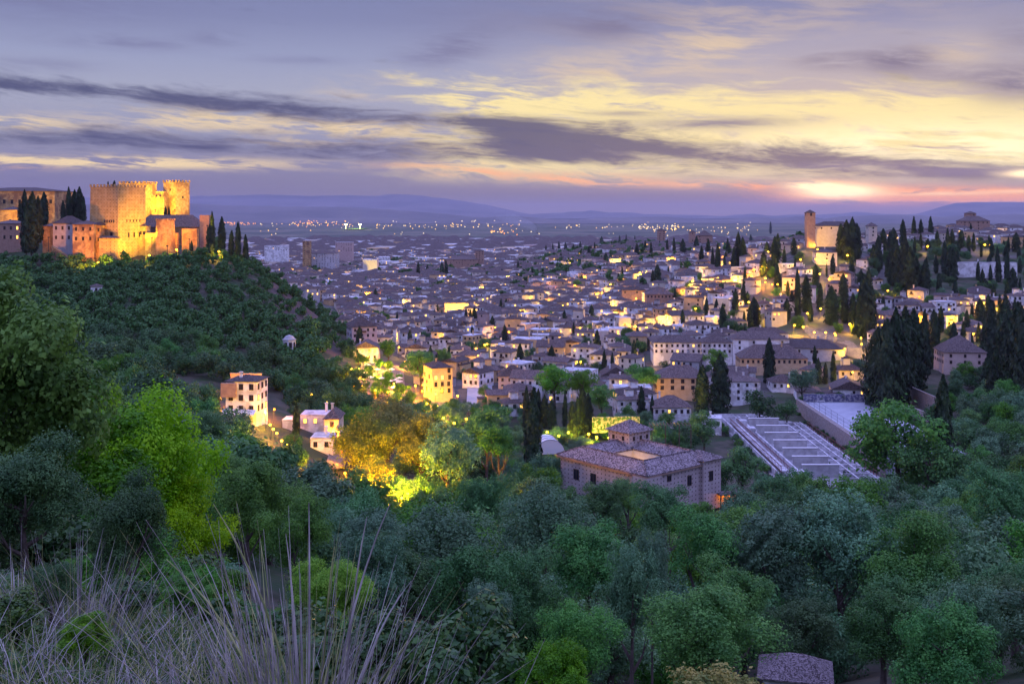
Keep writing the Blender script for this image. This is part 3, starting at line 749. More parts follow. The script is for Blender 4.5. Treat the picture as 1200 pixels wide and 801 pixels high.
# merloned tower: front corner at pxc, faces reaching px0 and px1
def tower(name, px0, pxc, px1, ytop, ybase, d, m, label, cat='tower', merlon=True, flare=0.0, depth=None, wins=(), turretroof=False, below=8, group=None, mw=1.1):
    wa = (pxc - px0) / FP * d; wb = (px1 - pxc) / FP * d
    th = math.atan2(wb, wa) if wb > 0.01 and wa > 0.01 else 0.0
    s = math.hypot(wa, wb); sb = depth or s
    if wb <= 0.01: th = 0.0
    h = (ybase - ytop) / FP * d
    c = P(pxc, ybase, d)
    o = empty(name, c, th * -1.0)
    # local: corner at origin, face A along -x, depth along +y
    b = MB()
    f = flare
    v = [(-s - f, -f, -below), (f, -f, -below), (f, sb + f, -below), (-s - f, sb + f, -below), (-s, 0, h), (0, 0, h), (0, sb, h), (-s, sb, h)]
    for q in ((4, 5, 6, 7), (0, 1, 5, 4), (1, 2, 6, 5), (2, 3, 7, 6), (3, 0, 4, 7)): b.poly([v[i] for i in q])
    b.build('wall', m, o)
    if merlon:
        b = MB()
        b.box(-s - .12, .12, -.12, .45, h + .002, h + .5); b.box(-s - .12, .12, sb - .45, sb + .12, h + .002, h + .5)
        b.box(-s - .12, -s + .45, .452, sb - .452, h + .002, h + .5); b.box(-.45, .12, .452, sb - .452, h + .002, h + .5)
        for (n, fx) in ((int(s / (mw * 2)), lambda t, y: (-s * t, y)), ):
            for i in range(n + 1):
                x = -s + i * s / n
                for y in (0.16, sb - .16): b.box(x - mw * .5, x + mw * .5, y - .25, y + .25, h + .502, h + .5 + mw * 1.1)
        n = int(sb / (mw * 2))
        for i in range(1, n):
            y = i * sb / n
            for x in (-s + .16, -.16): b.box(x - .25, x + .25, y - mw * .5, y + mw * .5, h + .502, h + .5 + mw * 1.1)
        b.build('battlement', m, o)
    for (face, t, zz, w, hh) in wins:
        if face == 'a': M = Matrix.Translation((-s * t, -flare * (1 - zz), zz * h))
        else: M = Matrix.Translation((flare * (1 - zz), sb * t, zz * h)) @ Matrix.Rotation(math.pi / 2, 4, 'Z')
        window(o, M, w, hh)
    if turretroof:
        rb = MB(); hip_roof(rb, s, sb, h, s * .22)
        r = rb.build('roof', M_tile, o); r.location = (-s / 2, sb / 2, 0)
    tag(o, label, cat, group); return o

LM = []     # landmarks used to tell look-alikes apart: (px, py, words)
def lm(px, py, words): LM.append((px, py, words))

# ------------------------------------------------------------------ fortress on the ridge
def fortress():
    C2 = M_castle2
    tower('palace_tower', 99, 138.5, 157, 219.5, 314, 640, M_castle, 'great square crenellated tower with blind upper wall and glowing foot', flare=0.8, mw=1.3,
          wins=[('a', t, .565, .8, 1.3) for t in (.14, .22, .30, .38, .46)] + [('a', t, .38, 1.7, 2.8) for t in (.22, .5)] + [('b', t, .57, .6, 1.4) for t in (.3, .42, .54, .66, .78)] + [('b', t, .38, 1.0, 2.6) for t in (.36, .56, .76)])
    lm(128, 265, 'great crenellated tower')
    tower('keep_tower', 138, 168, 174, 215.5, 262, 770, C2, 'broad floodlit keep rising behind the great crenellated tower', mw=1.3)
    tower('watch_tower', 188, 206, 217, 214, 262, 790, C2, 'floodlit square tower at the far end of the fortress', mw=1.3, wins=[('a', .45, .80, 1.2, 1.6), ('b', .5, .62, 1.2, 1.6)])
    lm(205, 232, 'far floodlit fortress tower')
    def wallbox(px0, px1, yt, yb, d, th, m, label, name='castle_wall', cat='wall', yaw=0, roof=None, merlon=False, below=8):
        w = (px1 - px0) / FP * d; h = (yb - yt) / FP * d; c = P((px0 + px1) / 2, yb, d)
        o = empty(name, c, yaw)
        b = MB(); b.box(-w/2, w/2, 0, th, -below, h); b.build('wall', m, o)
        if roof is not None:
            rb = MB(); hip_roof(rb, w, th, h, roof); r = rb.build('roof', M_tile, o); r.location = (0, th / 2, 0)
        if merlon:
            b = MB(); n = max(2, int(w / 2.6))
            for i in range(n): x = -w/2 + (i + .5) * w / n; b.box(x - .6, x + .6, 0.03, .6, h + .002, h + 1.3)
            b.build('battlement', m, o)
        tag(o, label, cat); return o, w, h
    wallbox(170, 192, 230.5, 262, 781, 6, C2, 'floodlit curtain wall joining the keep and the far tower', merlon=True)
    wallbox(181, 192, 224, 262, 786, 6, C2, 'short raised bastion against the far floodlit tower', 'bastion', 'bastion')
    # long roofs and walls below
    o, w, h = wallbox(157.5, 236, 266, 290, 690, 15, mat('dark_brick', (.14, .09, .07), (.20, .13, .10), .3), 'long dark palace wing with sloping roof under the floodlit walls', 'palace_wing', 'palace wing', roof=7.5)  # palace wing has its own darker brick
    o, w, h = wallbox(234, 245, 252, 285, 668, 9, M_brick, 'tall end wall of the palace wing, glowing at its edge', 'end_tower', 'tower')
    tower('small_tower', 181, 194.5, 200.5, 259, 293, 642, C2, 'small square flared tower with battlements in front of dark roof', flare=.4, mw=.8)
    lm(191, 275, 'small flared tower')
    o, w, h = wallbox(157.5, 172, 265, 300, 655, 7, C2, 'orange lit block with small windows beside the great tower', 'gallery_house', 'house', roof=1.2)
    for t in (-.28, 0, .28): window(o, Matrix.Translation((w * t, 0, h * .72)), 1.1, 1.8)
    wallbox(170, 183, 273, 298, 650, 3, C2, 'low rampart lit bright yellow left of the small flared tower')
    wallbox(199, 208, 273, 298, 650, 3, C2, 'narrow rampart right of the small flared tower')
    o, w, h = wallbox(213, 231, 268, 292, 652, 4, C2, 'low orange rampart among bushes right of the small flared tower')
    # palace block on the left
    o, w, h = wallbox(-45, 64, 224, 262, 760, 45, M_castle2, 'massive square renaissance palace with flat dark roof line', 'renaissance_palace', 'palace', roof=3.0)
    for i in range(12):
        window(o, Matrix.Translation((-w/2 + (i + .5) * w / 12, 0, h * .62)), 1.6, 2.6)
    lm(35, 235, 'massive square palace')
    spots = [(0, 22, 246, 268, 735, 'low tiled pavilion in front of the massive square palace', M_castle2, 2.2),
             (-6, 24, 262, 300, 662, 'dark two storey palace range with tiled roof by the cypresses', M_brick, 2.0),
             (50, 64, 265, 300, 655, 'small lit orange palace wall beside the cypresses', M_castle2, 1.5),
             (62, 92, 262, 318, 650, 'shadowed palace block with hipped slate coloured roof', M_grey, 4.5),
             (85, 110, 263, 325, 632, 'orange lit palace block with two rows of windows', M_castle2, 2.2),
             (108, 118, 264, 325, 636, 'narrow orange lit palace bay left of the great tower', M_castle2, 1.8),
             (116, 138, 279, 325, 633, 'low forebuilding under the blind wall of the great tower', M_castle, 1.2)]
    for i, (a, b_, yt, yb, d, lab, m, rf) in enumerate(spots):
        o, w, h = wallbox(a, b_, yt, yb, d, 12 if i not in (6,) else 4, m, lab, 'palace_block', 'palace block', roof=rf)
        if i in (1, 3, 4, 5):
            for r in range(2):
                for q in range(max(2, int(w / 3.2))):
                    window(o, Matrix.Translation((-w/2 + (q + .5) * w / max(2, int(w / 3.2)), 0, h - 3.5 - r * 5.5)), 1.0, 1.9, lit=(i == 1 and q == 3))
    lm(100, 300, 'orange palace block')
    # broken rampart running down to the left
    o = empty('rampart_wall', P(60, 290, 640)); b = MB()
    pts = [(60, 288, 645), (68, 293, 640), (78, 300, 634), (90, 312, 626)]
    base = P(60, 290, 640)
    for (a, c) in zip(pts, pts[1:]):
        p, q = P(*a) - base, P(*c) - base
        for dz in (0,):
            b.poly([p, q, q - Vector((0, 0, 14)), p - Vector((0, 0, 14))]); t = Vector((.8, 1.6, 0))
            b.poly([p + t, q + t, q, p]); b.poly([q + t, p + t, p + t - Vector((0, 0, 14)), q + t - Vector((0, 0, 14))])
    b.build('wall', C2, o); tag(o, 'stepped ruined rampart dropping down the slope left of orange block', 'wall')
    # small white hillside tower
    house(*(lambda p: (p.x, p.y))(P(113, 352, 540)), 5, 5, 7, 0.3, M_white, name='garden_tower', z=P(113, 352, 540).z, label='tiny white tower house alone in the dark wood', cat='tower', chimney=False, lit=0)
fortress()

def spot(px, py, d, tx, ty, td, watts, size=60, color=(1.0, .60, .14), name='floodlight', label=None, body=True, dz=0.0):
    p = P(px, py, d) + Vector((0, 0, dz)); t = P(tx, ty, td)
    o = empty(name, p)
    b = MB(); b.frustum(0, 0, -8 if dz else -1.5, 0, .25, .2); b.box(-.5, .5, -.3, .3, 0.002, .6)
    b.build('housing', M_metal, o)
    l = bpy.data.lights.new('beam', 'SPOT'); l.energy = watts; l.color = color; l.spot_size = math.radians(size); l.spot_blend = .6; l.shadow_soft_size = .6
    lo = bpy.data.objects.new('beam', l); COL.objects.link(lo); lo.parent = o; lo.location = (0, 0, 1.2)
    lo.rotation_euler = (t - p).to_track_quat('-Z', 'Y').to_euler()
    tag(o, label, 'floodlight', 'floodlights of the fortress'); return o
YL = (1.0, .50, .02); OR = (1.0, .30, .01); YG = (1.0, .70, .03)
K = 4.4
def point(px, py, d, watts, color, r=.4, parent=None, name='bulb', loc=None):
    l = bpy.data.lights.new(name, 'POINT'); l.energy = watts; l.color = color; l.shadow_soft_size = r
    o = bpy.data.objects.new(name, l); COL.objects.link(o)
    if parent: o.parent = parent; o.location = loc or (0, 0, 0)
    else: o.location = P(px, py, d)
    return o
AM = (1.0, .45, .015)
def fort_lights():
    F_ = [(128, 318, 614, 120, 296, 638, 11000, 70, AM, 'floodlight in the bushes aimed at the blind tower wall'),
          (171, 312, 622, 151, 272, 646, 60000, 60, YL, 'floodlight at the foot of the great tower corner'),
          (155, 315, 628, 151, 290, 642, 9000, 90, YG, 'brightest floodlight grazing the great tower foot'),
          (100, 326, 600, 100, 285, 632, 42000, 75, OR, 'orange floodlight below the palace block with windows'),
          (178, 290, 640, 176, 268, 655, 9000, 90, YG, 'floodlight beside the small flared tower'),
          (196, 300, 622, 193, 270, 642, 34000, 70, OR, 'orange floodlight under the small flared tower'),
          (222, 292, 632, 222, 272, 652, 16000, 70, OR, 'orange floodlight below the low rampart'),
          (243, 276, 640, 242, 255, 668, 6000, 60, YL, 'floodlight at the end wall by the slender cypresses'),
          (160, 247, 742, 158, 225, 770, 60000, 90, YL, 'floodlight on the roofs facing the broad keep'),
          (182, 246, 752, 183, 232, 785, 52000, 80, YG, 'floodlight on the roofs facing the curtain wall'),
          (205, 246, 757, 203, 225, 790, 75000, 80, YL, 'floodlight on the roofs facing the far tower'),
          (45, 256, 735, 40, 235, 760, 12000, 90, YL, 'floodlight in front of the massive square palace'),
          (12, 258, 722, 12, 238, 760, 9000, 90, YL, 'floodlight left of the cypress clump by massive palace'),
          (57, 290, 632, 57, 268, 655, 3500, 80, OR, 'small floodlight below the lit wall by cypresses')]
    for f in F_: spot(*f[:6], f[6] * 1.9, dz=(5.5 if f[2] < 660 else 0), size=f[7], color=f[8], label=f[9])
fort_lights()

# ------------------------------------------------------------------ courtyard palace in the valley
def court_palace():
    rz = math.atan2(18.7, 21.8); z0 = -81.2; H = 10.6
    o = empty('courtyard_palace', (36.5, 300, z0), rz)
    L, W = 28.7, 34.1
    ci = (7.5, 20.0, 9.5, 24.0)     # courtyard x0 x1 y0 y1
    b = MB()
    b.poly([(0, 0, -3), (L, 0, -3), (L, 0, H), (0, 0, H)]); b.poly([(L, 0, -3), (L, W, -3), (L, W, H), (L, 0, H)])
    b.poly([(L, W, -3), (0, W, -3), (0, W, H), (L, W, H)]); b.poly([(0, W, -3), (0, 0, -3), (0, 0, H), (0, W, H)])
    b.build('wall', M_palace, o)
    b = MB(); x0, x1, y0, y1 = ci
    b.poly([(x0, y0, 0), (x0, y0, H), (x1, y0, H), (x1, y0, 0)]); b.poly([(x1, y0, 0), (x1, y0, H), (x1, y1, H), (x1, y1, 0)])
    b.poly([(x1, y1, 0), (x1, y1, H), (x0, y1, H), (x0, y1, 0)]); b.poly([(x0, y1, 0), (x0, y1, H), (x0, y0, H), (x0, y0, 0)])
    b.poly([(x0, y0, .1), (x1, y0, .1), (x1, y1, .1), (x0, y1, .1)])
    b.build('courtyard', M_cream, o)
    # ring roof
    b = MB(); e = .9
    O = [(-e, -e), (L + e, -e), (L + e, W + e), (-e, W + e)]
    R = [(3.7, 4.6), (24.2, 4.6), (24.2, 29), (3.7, 29)]
    I = [(x0 + .2, y0 + .2), (x1 - .2, y0 + .2), (x1 - .2, y1 - .2), (x0 + .2, y1 - .2)]
    zO, zR, zI = H - .1, H + 2.5, H + .5
    for k in range(4):
        n = (k + 1) % 4
        b.poly([(*O[k], zO), (*O[n], zO), (*R[n], zR), (*R[k], zR)]); b.poly([(*R[k], zR), (*R[n], zR), (*I[n], zI), (*I[k], zI)])
        b.poly([(*O[k], zO - .3), (*O[n], zO - .3), (*O[n], zO), (*O[k], zO)])
        b.poly([(*I[n], zI - .3), (*I[k], zI - .3), (*I[k], zI), (*I[n], zI)])
    rf = b.build('roof', M_tile2, o)
    b = MB()
    for k in range(4):
        n = (k + 1) % 4
        b.tube([(*R[k], zR + .05), (*R[n], zR + .05)], [.22, .22], 6); b.tube([(*O[k], zO + .1), (*R[k], zR + .05)], [.2, .2], 6); b.tube([(*I[k], zI + .1), (*R[k], zR + .05)], [.2, .2], 6)
    b.build('ridge_tiles', M_tile2, rf)
    b = MB(); b.box(-.95, L + .95, -.95, W + .95, H - .75, H - .42, skip=(0, 1)); b.build('cornice', M_brick, o)
    # corner pavilion at the right end, a little higher
    b = MB(); b.box(L - 6.5, L + 1.2, -1.2, 8, -3, H + .6); b.build('corner_pavilion', M_palace, o)
    rb = MB(); hip_roof(rb, 7.7, 9.2, H + .6, 1.9, ov=.8); r = rb.build('pavilion_roof', M_tile2, o); r.location = (L - 2.65, 3.4, 0)
    b = MB(); b.box(-.9, 5.0, -.9, 4.5, -3, H - .8); b.build('corner_pier', M_palace, o)
    # belvedere tower
    b = MB(); b.box(19, 28.2, 24.5, 33.2, H - 1, H + 5.0); t = b.build('belvedere', M_palace, o)
    rb = MB(); hip_roof(rb, 9.2, 8.7, H + 5.0, 3.0, ov=.9); r = rb.build('belvedere_roof', M_tile2, o); r.location = (23.6, 28.85, 0)
    for x in (21, 24, 26.8): window(t, Matrix.Translation((x, 24.5, H + 2.6)), .8, 1.1)
    for y in (27, 31): window(t, Matrix.Translation((19, y, H + 2.6)) @ Matrix.Rotation(-math.pi/2, 4, 'Z'), .8, 1.1)
    for y in (27.5, 20.5): window(o, Matrix.Translation((0, y, 4.4)) @ Matrix.Rotation(-math.pi/2, 4, 'Z'), 2.0, 2.8)
    for x, z in ((17.5, 5.0), (25.5, 5.3), (9.0, 7.5)): window(o, Matrix.Translation((x, -.0 if x < 22 else -1.2, z)), 1.5, 2.6 if x > 12 else 1.4)
    window(o, Matrix.Translation((9, 0, 2)), 1.3, 2.4)
    point(0, 0, 0, 900, YL, .5, o, 'courtyard_lamp', (16.5, 21.5, 5))
    tag(o, 'large brick palace with roofs around a courtyard and small square belvedere', 'palace')
    lm(745, 545, 'brick courtyard palace')
    BLOCK.extend([(36, 322, 22), (45, 312, 20), (28, 318, 15)])
court_palace()

# ------------------------------------------------------------------ terraced foundations, footbridge, sports court
def slab(name, pts, z0, z1, m, label=None, cat=None, kind=None):
    b = MB(); n = len(pts)
    b.poly([(x, y, z1) for x, y in pts]); 
    for k in range(n):
        p, q = pts[k], pts[(k + 1) % n]; b.poly([(p[0], p[1], z0), (q[0], q[1], z0), (q[0], q[1], z1), (p[0], p[1], z1)])
    return tag(b.build(name, m), label, cat, kind=kind)
def foundations():
    z = -84.8
    o = empty('concrete_foundations', (100, 400, z))
    X = lambda x: x - 100
    Y = lambda y: y - 400
    b = MB(); b.box(X(84), X(118.5), Y(344), Y(462), -5, 0); b.build('base_slab', M_concd, o)
    ys = [438, 423, 409.5, 396, 382.5, 369.5, 357]
    for y in ys:
        b = MB(); b.box(X(93.6), X(105.3), Y(y), Y(y) + .5, 0.002, 3.9); w_ = b.build('cross_wall', M_concm, o); b = MB(); b.box(X(93.3), X(105.5), Y(y) - .15, Y(y) + .85, 3.902, 4.1); b.build('lit_top', M_fabric, w_)  # pale caps paint the light on the wall tops, over darker faces
    b = MB()
    b.box(X(92.7), X(93.3), Y(346), Y(455), .002, 1.5); b.build('side_wall', M_conc, o)
    b = MB(); b.box(X(105.6), X(106.0), Y(350), Y(445), .002, 1.3); b.build('side_wall', M_conc, o)
    b = MB()
    for i in range(15): b.box(X(106.3), X(114.6), Y(350 + i * 6.6), Y(350 + i * 6.6) + .45, .002, 1.25)
    for x in (109, 112, 114.9): b.box(X(x), X(x) + .4, Y(349), Y(444), 1.27, 1.5)
    b.build('beam_grid', M_conc, o)
    b = MB()
    for i, y in enumerate((449, 455, 461)): b.box(X(84), X(106), Y(y), Y(y) + .4, .002, 1.6)
    for x in (86, 91.5, 97, 103): b.box(X(x), X(x) + .4, Y(449.5), Y(461), .004, 1.3)
    b.build('beam_grid', M_conc, o)
    b = MB(); b.box(X(85), X(85.4), Y(346), Y(449), .003, 2.2); b.build('side_wall', M_conc, o)
    b = MB()
    for y in (439, 424, 352): b.box(X(90.2), X(93.2), Y(y), Y(y) + 4, .003, 2.8)
    b.build('stair_block', M_conc, o)
    tag(o, 'roofless pale concrete foundations with tall cross walls and beam grid', 'foundations')
    lm(935, 540, 'pale concrete foundations')
    f = empty('footbridge', (88.2, 400, z)); b = MB(); b.box(-1.2, 1.2, -42, 42, 1.6, 1.9); b.build('deck', M_conc, f)
    for s in (-1.25, 1.2):
        b = MB(); b.box(s, s + .14, -42, 42, 3.05, 3.25)
        for i in range(43): b.box(s, s + .12, -42 + i * 2, -41.8 + i * 2, 1.2, 3.04)
        b.box(s - .02, s + .16, -42, 42, 1.3, 1.598)
        b.build('railing', M_rust, f)
    tag(f, 'long rust red footbridge beside the concrete foundations', 'footbridge'); lm(890, 530, 'rust red footbridge')
    f = empty('steel_fence', (117.0, 400, z)); b = MB()
    b.box(0, .12, -44, 40, 2.1, 2.25); b.box(0.01, .11, -44, 40, .7, .85)
    for i in range(29): b.box(-.02, .14, -44 + i * 3, -43.82 + i * 3, 0.0, 2.4)
    b.build('railing', M_rust, f); tag(f, 'rust red steel fence at the foot of the retaining wall', 'fence')
    # retaining wall and court
    slab('retaining_wall', [(119.6, 360), (121.4, 360), (122.2, 470), (120.4, 470)], z - 4, -78.6, M_stone, 'long stone retaining wall with creepers below the sports court', 'wall')
    slab('sports_court', [(121.5, 366), (150, 366), (150, 466), (122.3, 466)], -86, -79.2, M_court, kind='structure')
    c = MB()
    for (a, b_, c_, d_) in ((123.5, 148, 372, 372.2), (123.5, 148, 460, 460.2), (123.5, 123.7, 372.2, 460), (147.8, 148, 372.2, 460), (123.7, 147.8, 416, 416.2)):
        c.poly([(a, c_, -79.195), (b_, c_, -79.195), (b_, d_, -79.195), (a, d_, -79.195)])
    tag(c.build('court_markings', M_line), kind='structure')
    f = empty('court_fence', (122.0, 416, -79.2)); b = MB()
    for i in range(13): b.tube([(0, -48 + i * 8, 0), (0, -48 + i * 8, 4.2)], [.06, .06], 4)
    b.build('posts', M_metal, f); b = MB()
    for zz in (1.4, 2.8, 4.2): b.tube([(0, -48, zz), (0, 48, zz)], [.04, .04], 4)
    for i in range(97): b.tube([(0, -48 + i, 0), (0, -48 + i, 4.2)], [.012, .012], 3)
    b.build('wire', M_metal, f); tag(f, 'tall thin wire fence along the near edge of the court', 'fence')
    for (gx, gy) in ((127, 456), (136, 374)):
        g = MB(); g.tube([(-1.6, 0, 0), (-1.6, 0, 2.2), (1.6, 0, 2.2), (1.6, 0, 0)], [.09] * 4, 6)
        q = g.build('goal', M_line, loc=(gx, gy, -79.2)); tag(q, 'white goal frame at the ' + ('far' if gy > 400 else 'near') + ' end of the court', 'goal')
    w = MB(); w.box(0, 27, 0, .5, 0, 3.2); q = w.build('end_wall', mat('spray_painted_wall', (.34, .33, .36), (.12, .12, .2), .9, lo=.45, hi=.52), loc=(122.6, 466.6, -79.2)); tag(q, 'spray painted pale wall closing the far end of the court', 'wall')
    w = MB(); w.tube([(0, 0, 0), (0, 0, 9)], [.12, .08], 6); w.box(-.6, .6, -.1, .1, 9, 9.5); q = w.build('light_mast', M_metal, loc=(122.6, 392, -79.2)); tag(q, 'slim unlit mast on the near edge of the court', 'mast')
    lm(975, 495, 'blue grey sports court')
    BLOCK.extend([(104, y, 21) for y in range(342, 470, 15)] + [(135, y, 18) for y in range(368, 470, 15)])
    rs = random.Random(61); places = [(rs.uniform(118.2, 119.2), rs.uniform(348, 462), -84.6, rs.uniform(.7, 1.7)) for _ in range(26)] + [(rs.uniform(107, 115), rs.uniform(350, 444), -84.8, rs.uniform(.3, .8)) for _ in range(16)] + [(rs.uniform(82, 84), rs.uniform(348, 455), -84.6, rs.uniform(1.2, 2.4)) for _ in range(14)] + [(rs.uniform(122.5, 149), 468 + rs.uniform(0, 3), -79, rs.uniform(1.5, 3)) for _ in range(8)] + [(150.5 + rs.uniform(0, 3), rs.uniform(362, 466), -79, rs.uniform(1.5, 3.2)) for _ in range(12)]
    for (x, y, zz, r) in places:
        o = empty('wall_shrub', (x, y, zz), rs.uniform(0, 6)); link('crown', rs.choice(CM['oak'] + CM['green'][:1]), o, (0, 0, r * .5), 0, (r, r * rs.uniform(.8, 1.3), r * rs.uniform(.6, 1.3)))
        tag(o, None, 'shrub', 'shrubs around the foundations and court'); q = proj(x, y, zz); later(o, 'dark scruffy shrub', q[0], q[1])
    # terraced walls higher on the right bank
    for (a, b_, yb, d, hh, lab) in ((1045, 1098, 470, 452, 4, 'pale garden wall climbing right of the sports court'), (1040, 1100, 492, 425, 3.5, 'lower pale garden wall right of the sports court')):
        p, q = P(a, yb - 16, d + 40), P(b_, yb + 8, d - 25)
        w = MB()
        zz = min(p.z, q.z)
        w.poly([(p.x, p.y, p.z - 3), (q.x, q.y, q.z - 3), (q.x, q.y, q.z + hh), (p.x, p.y, p.z + hh)])
        w.poly([(p.x + .7, p.y + .5, p.z + hh), (p.x, p.y, p.z + hh), (q.x, q.y, q.z + hh), (q.x + .7, q.y + .5, q.z + hh)])
        w.poly([(q.x + .7, q.y + .5, q.z - 3), (p.x + .7, p.y + .5, p.z - 3), (p.x + .7, p.y + .5, p.z + hh), (q.x + .7, q.y + .5, q.z + hh)])
        tag(w.build('garden_wall', M_stone), lab, 'wall'); BLOCK.append(((p.x + q.x) / 2, (p.y + q.y) / 2, 12))
foundations()

# ------------------------------------------------------------------ named buildings of the town
def named():
    H = {}
    k = dict(lit=0)
    fb(766, 822, 401.5, 427, 14, M_white, name='convent_wing', wrows=2, nw=9, label='white convent wing with two rows of small dark windows', cat='convent', rise=3.4, group='white convent wings')
    fb(822.5, 858, 401.5, 427, 14, M_white, name='convent_wing', wrows=2, nw=6, label='middle white convent wing between dark gateway and plain wing', cat='convent', rise=3.4, group='white convent wings', chimney=False)
    fb(858.5, 925, 397.5, 425, 14, M_white, name='convent_wing', wrows=2, nw=4, label='plain white convent wing with few windows and wide tiled roof', cat='convent', rise=3.6, group='white convent wings', chimney=False)
    lm(840, 410, 'white convent')
    fb(770, 830, 443, 470, 15, M_ochre, name='mansion', wrows=2, nw=5, label='ochre mansion with balcony, lit yellow behind tall cypresses', cat='house', rise=5, wsize=(1.3, 1.6)); lm(800, 455, 'ochre mansion')
    fb(868, 946, 420, 442, 16, M_ochre, name='monastery', wrows=1, nw=13, label='long ochre monastery with a row of arched windows and broad roof', cat='monastery', rise=6, yaw=-.05); lm(905, 430, 'long ochre monastery')
    fb(903, 985, 408, 424, 20, M_grey, name='cloister', wrows=1, label='long grey roofed cloister range beside the lit street', cat='cloister', rise=4, yaw=-.35)
    fb(872, 924, 391, 407, 12, M_white, name='school_house', wrows=1, nw=5, label='white building with dark gallery windows above the monastery', cat='house', rise=3)
    fb(766, 810, 477.5, 500, 12, M_white, name='terrace_house', wrows=1, nw=6, label='white house with lit terrace above a dark pergola', cat='house', rise=4, lit=.3); lm(790, 480, 'white terrace house')
    fb(850, 891, 447, 476, 12, M_white, name='tall_house', wrows=3, nw=4, label='tall plain white house with roof terrace behind the cypresses', cat='house', rise=1.8); lm(870, 460, 'tall plain white house')
    fb(829, 850, 441, 470, 10, M_white, label='narrow white house squeezed between ochre mansion and tall white house', rise=2)
    fb(905, 936, 448, 462, 11, M_white, label='low white house below the monastery with L-shaped roof', rise=3)
    fb(983, 1012, 434, 447, 10, M_cream, label='cream house glowing by a street lamp near the court', rise=3)
    fb(1107, 1155, 413, 440, 18, M_pink, name='villa', wrows=2, nw=3, label='big pinkish villa with grey hipped roof on the wooded bank', cat='villa', rise=7, yaw=-.1); lm(1130, 415, 'big pinkish villa')
    fb(1056, 1074, 409, 433, 8, M_pink, name='garden_tower', label='small pinkish tower house among tall cypresses', cat='tower', rise=1.8)
    fb(729, 757, 340, 358, 12, M_brick, name='brick_church', label='tall brick church end with hipped roof amid white houses', cat='church', rise=2.5, wrows=1)
    fb(757.5, 791, 345, 358, 12, M_brick, name='church_nave', label='long brick church nave with a pale upper gallery', cat='church', rise=3, nw=8, wrows=1); lm(760, 350, 'brick church')
    fb(957, 981, 296, 310, 12, M_cream, name='villa', label='cream cube villa lit from below under the hilltop church', cat='villa', rise=3)
    fb(584, 618, 441, 459, 12, M_pink, label='pale pink house with pyramid roof right of the empty playground', rise=4.5, lit=0)
    fb(562, 588, 434, 450, 10, M_ochre, label='lit ochre house behind the round playground tree', rise=2.5)
    fb(706, 738, 440, 455, 14, M_white, label='cream gabled house above the lit garden', gable=True, rise=4)
    fb(507, 530, 431, 474, 14, M_ochre, name='street_facade', wrows=4, label='tall glowing street house at the promenade bend', lit=.15, yaw=.35, wsize=(1.1, 1.8)); lm(515, 450, 'glowing promenade house')
    fb(413, 441, 383, 412, 18, M_grey, label='big dark stone house at the foot of the castle hill', wrows=2, rise=5, lit=0, yaw=.3); lm(425, 395, 'big dark stone house')
    fb(466, 488, 388, 402, 12, M_white, label='white galleried mansion with a square upper storey', rise=3, nw=6)
    fb(442, 466, 388, 402, 14, M_cream, label='cream house between dark stone house and galleried mansion', rise=3)
    fb(521, 549, 355, 369, 8, M_cream, name='lit_wall_house', label='flat cream building glowing behind small cypresses', rise=1.6, windows=None); lm(535, 360, 'flat glowing building')
    fb(559, 584, 360, 372, 10, M_white, label='white house with a row of gallery arches by two cypresses', rise=2.5, nw=7)
    fb(574, 609, 388, 395, 8, M_ochre, label='low orange lit house in the middle of the white roofs', rise=2)
    fb(1120, 1192, 308, 326, 6, M_white, name='terrace_wall', cat='building', label='long pale blank terrace building among dark trees', flat=True, windows=None); lm(1150, 318, 'long pale terrace building')
    fb(1181, 1212, 278, 292, 14, M_ochre, name='floodlit_hall', cat='building', label='blank orange floodlit hall on the hilltop', windows=None, rise=2); lm(1190, 284, 'orange floodlit hall')
    # hilltop church
    d = 840
    fb(957, 1003, 265, 283, 15, M_cream, d=850, name='hilltop_church', cat='church', label='cream hilltop church nave with long tiled roof', rise=3.5, wrows=1, nw=4, lit=0)
    tower('church_tower', 945, 945, 956, 249.5, 284, 840, M_brick, 'square brick church tower with pyramid roof on the hilltop', merlon=False, turretroof=True, depth=7, wins=[]) if False else None
    fb(945.5, 955.5, 249.5, 284, 6.5, M_brick, d=842, name='church_tower', cat='church tower', label='square brick church tower with pyramid roof on the hilltop', rise=2.4, wrows=1, nw=1, lit=0, chimney=False, wsize=(1.2, 2.2)); lm(975, 266, 'hilltop church')
    fb(1134, 1144, 250, 268, 9, M_brick, d=1120, name='church_tower', cat='church tower', label='small brick church tower on the far hill crest', rise=2.2, lit=0, chimney=False)
    fb(1128, 1160, 259, 272, 16, M_brick, d=1110, name='crest_church', cat='church', label='domed looking brick church body on the far hill crest', rise=5, lit=0, chimney=False); lm(1140, 262, 'far crest church')
    fb(1018, 1028, 265, 282, 8, M_cream, d=900, name='church_tower', cat='church tower', label='pale bell tower among cypresses right of the hilltop church', rise=3, lit=0, chimney=False)
    fb(771, 780, 270, 296, 8, M_brick, d=1450, name='church_tower', cat='church tower', label='brick bell tower among trees above the brick church', rise=2.5, lit=0, chimney=False)
    fb(808, 815, 272, 296, 7, M_brick, d=1350, name='church_tower', cat='church tower', label='slim brick tower just right of a similar bell tower', rise=2.5, lit=0, chimney=False)
    fb(818, 835, 276, 290, 16, M_brick, d=1300, name='church', cat='church', label='brick church roof rising behind the cypress ridge', rise=6, lit=0)
    # cathedral quarter far off
    fb(354.5, 363, 282, 316, 14, M_castle2, d=1750, name='cathedral_tower', cat='cathedral tower', label='square cathedral tower lit orange above far roofs', rise=1, flat=True, chimney=False); lm(359, 298, 'cathedral tower')
    fb(360, 392, 297, 322, 50, M_grey, d=1770, name='cathedral', cat='cathedral', label='dark bulk of the cathedral nave behind its lit tower', rise=6)
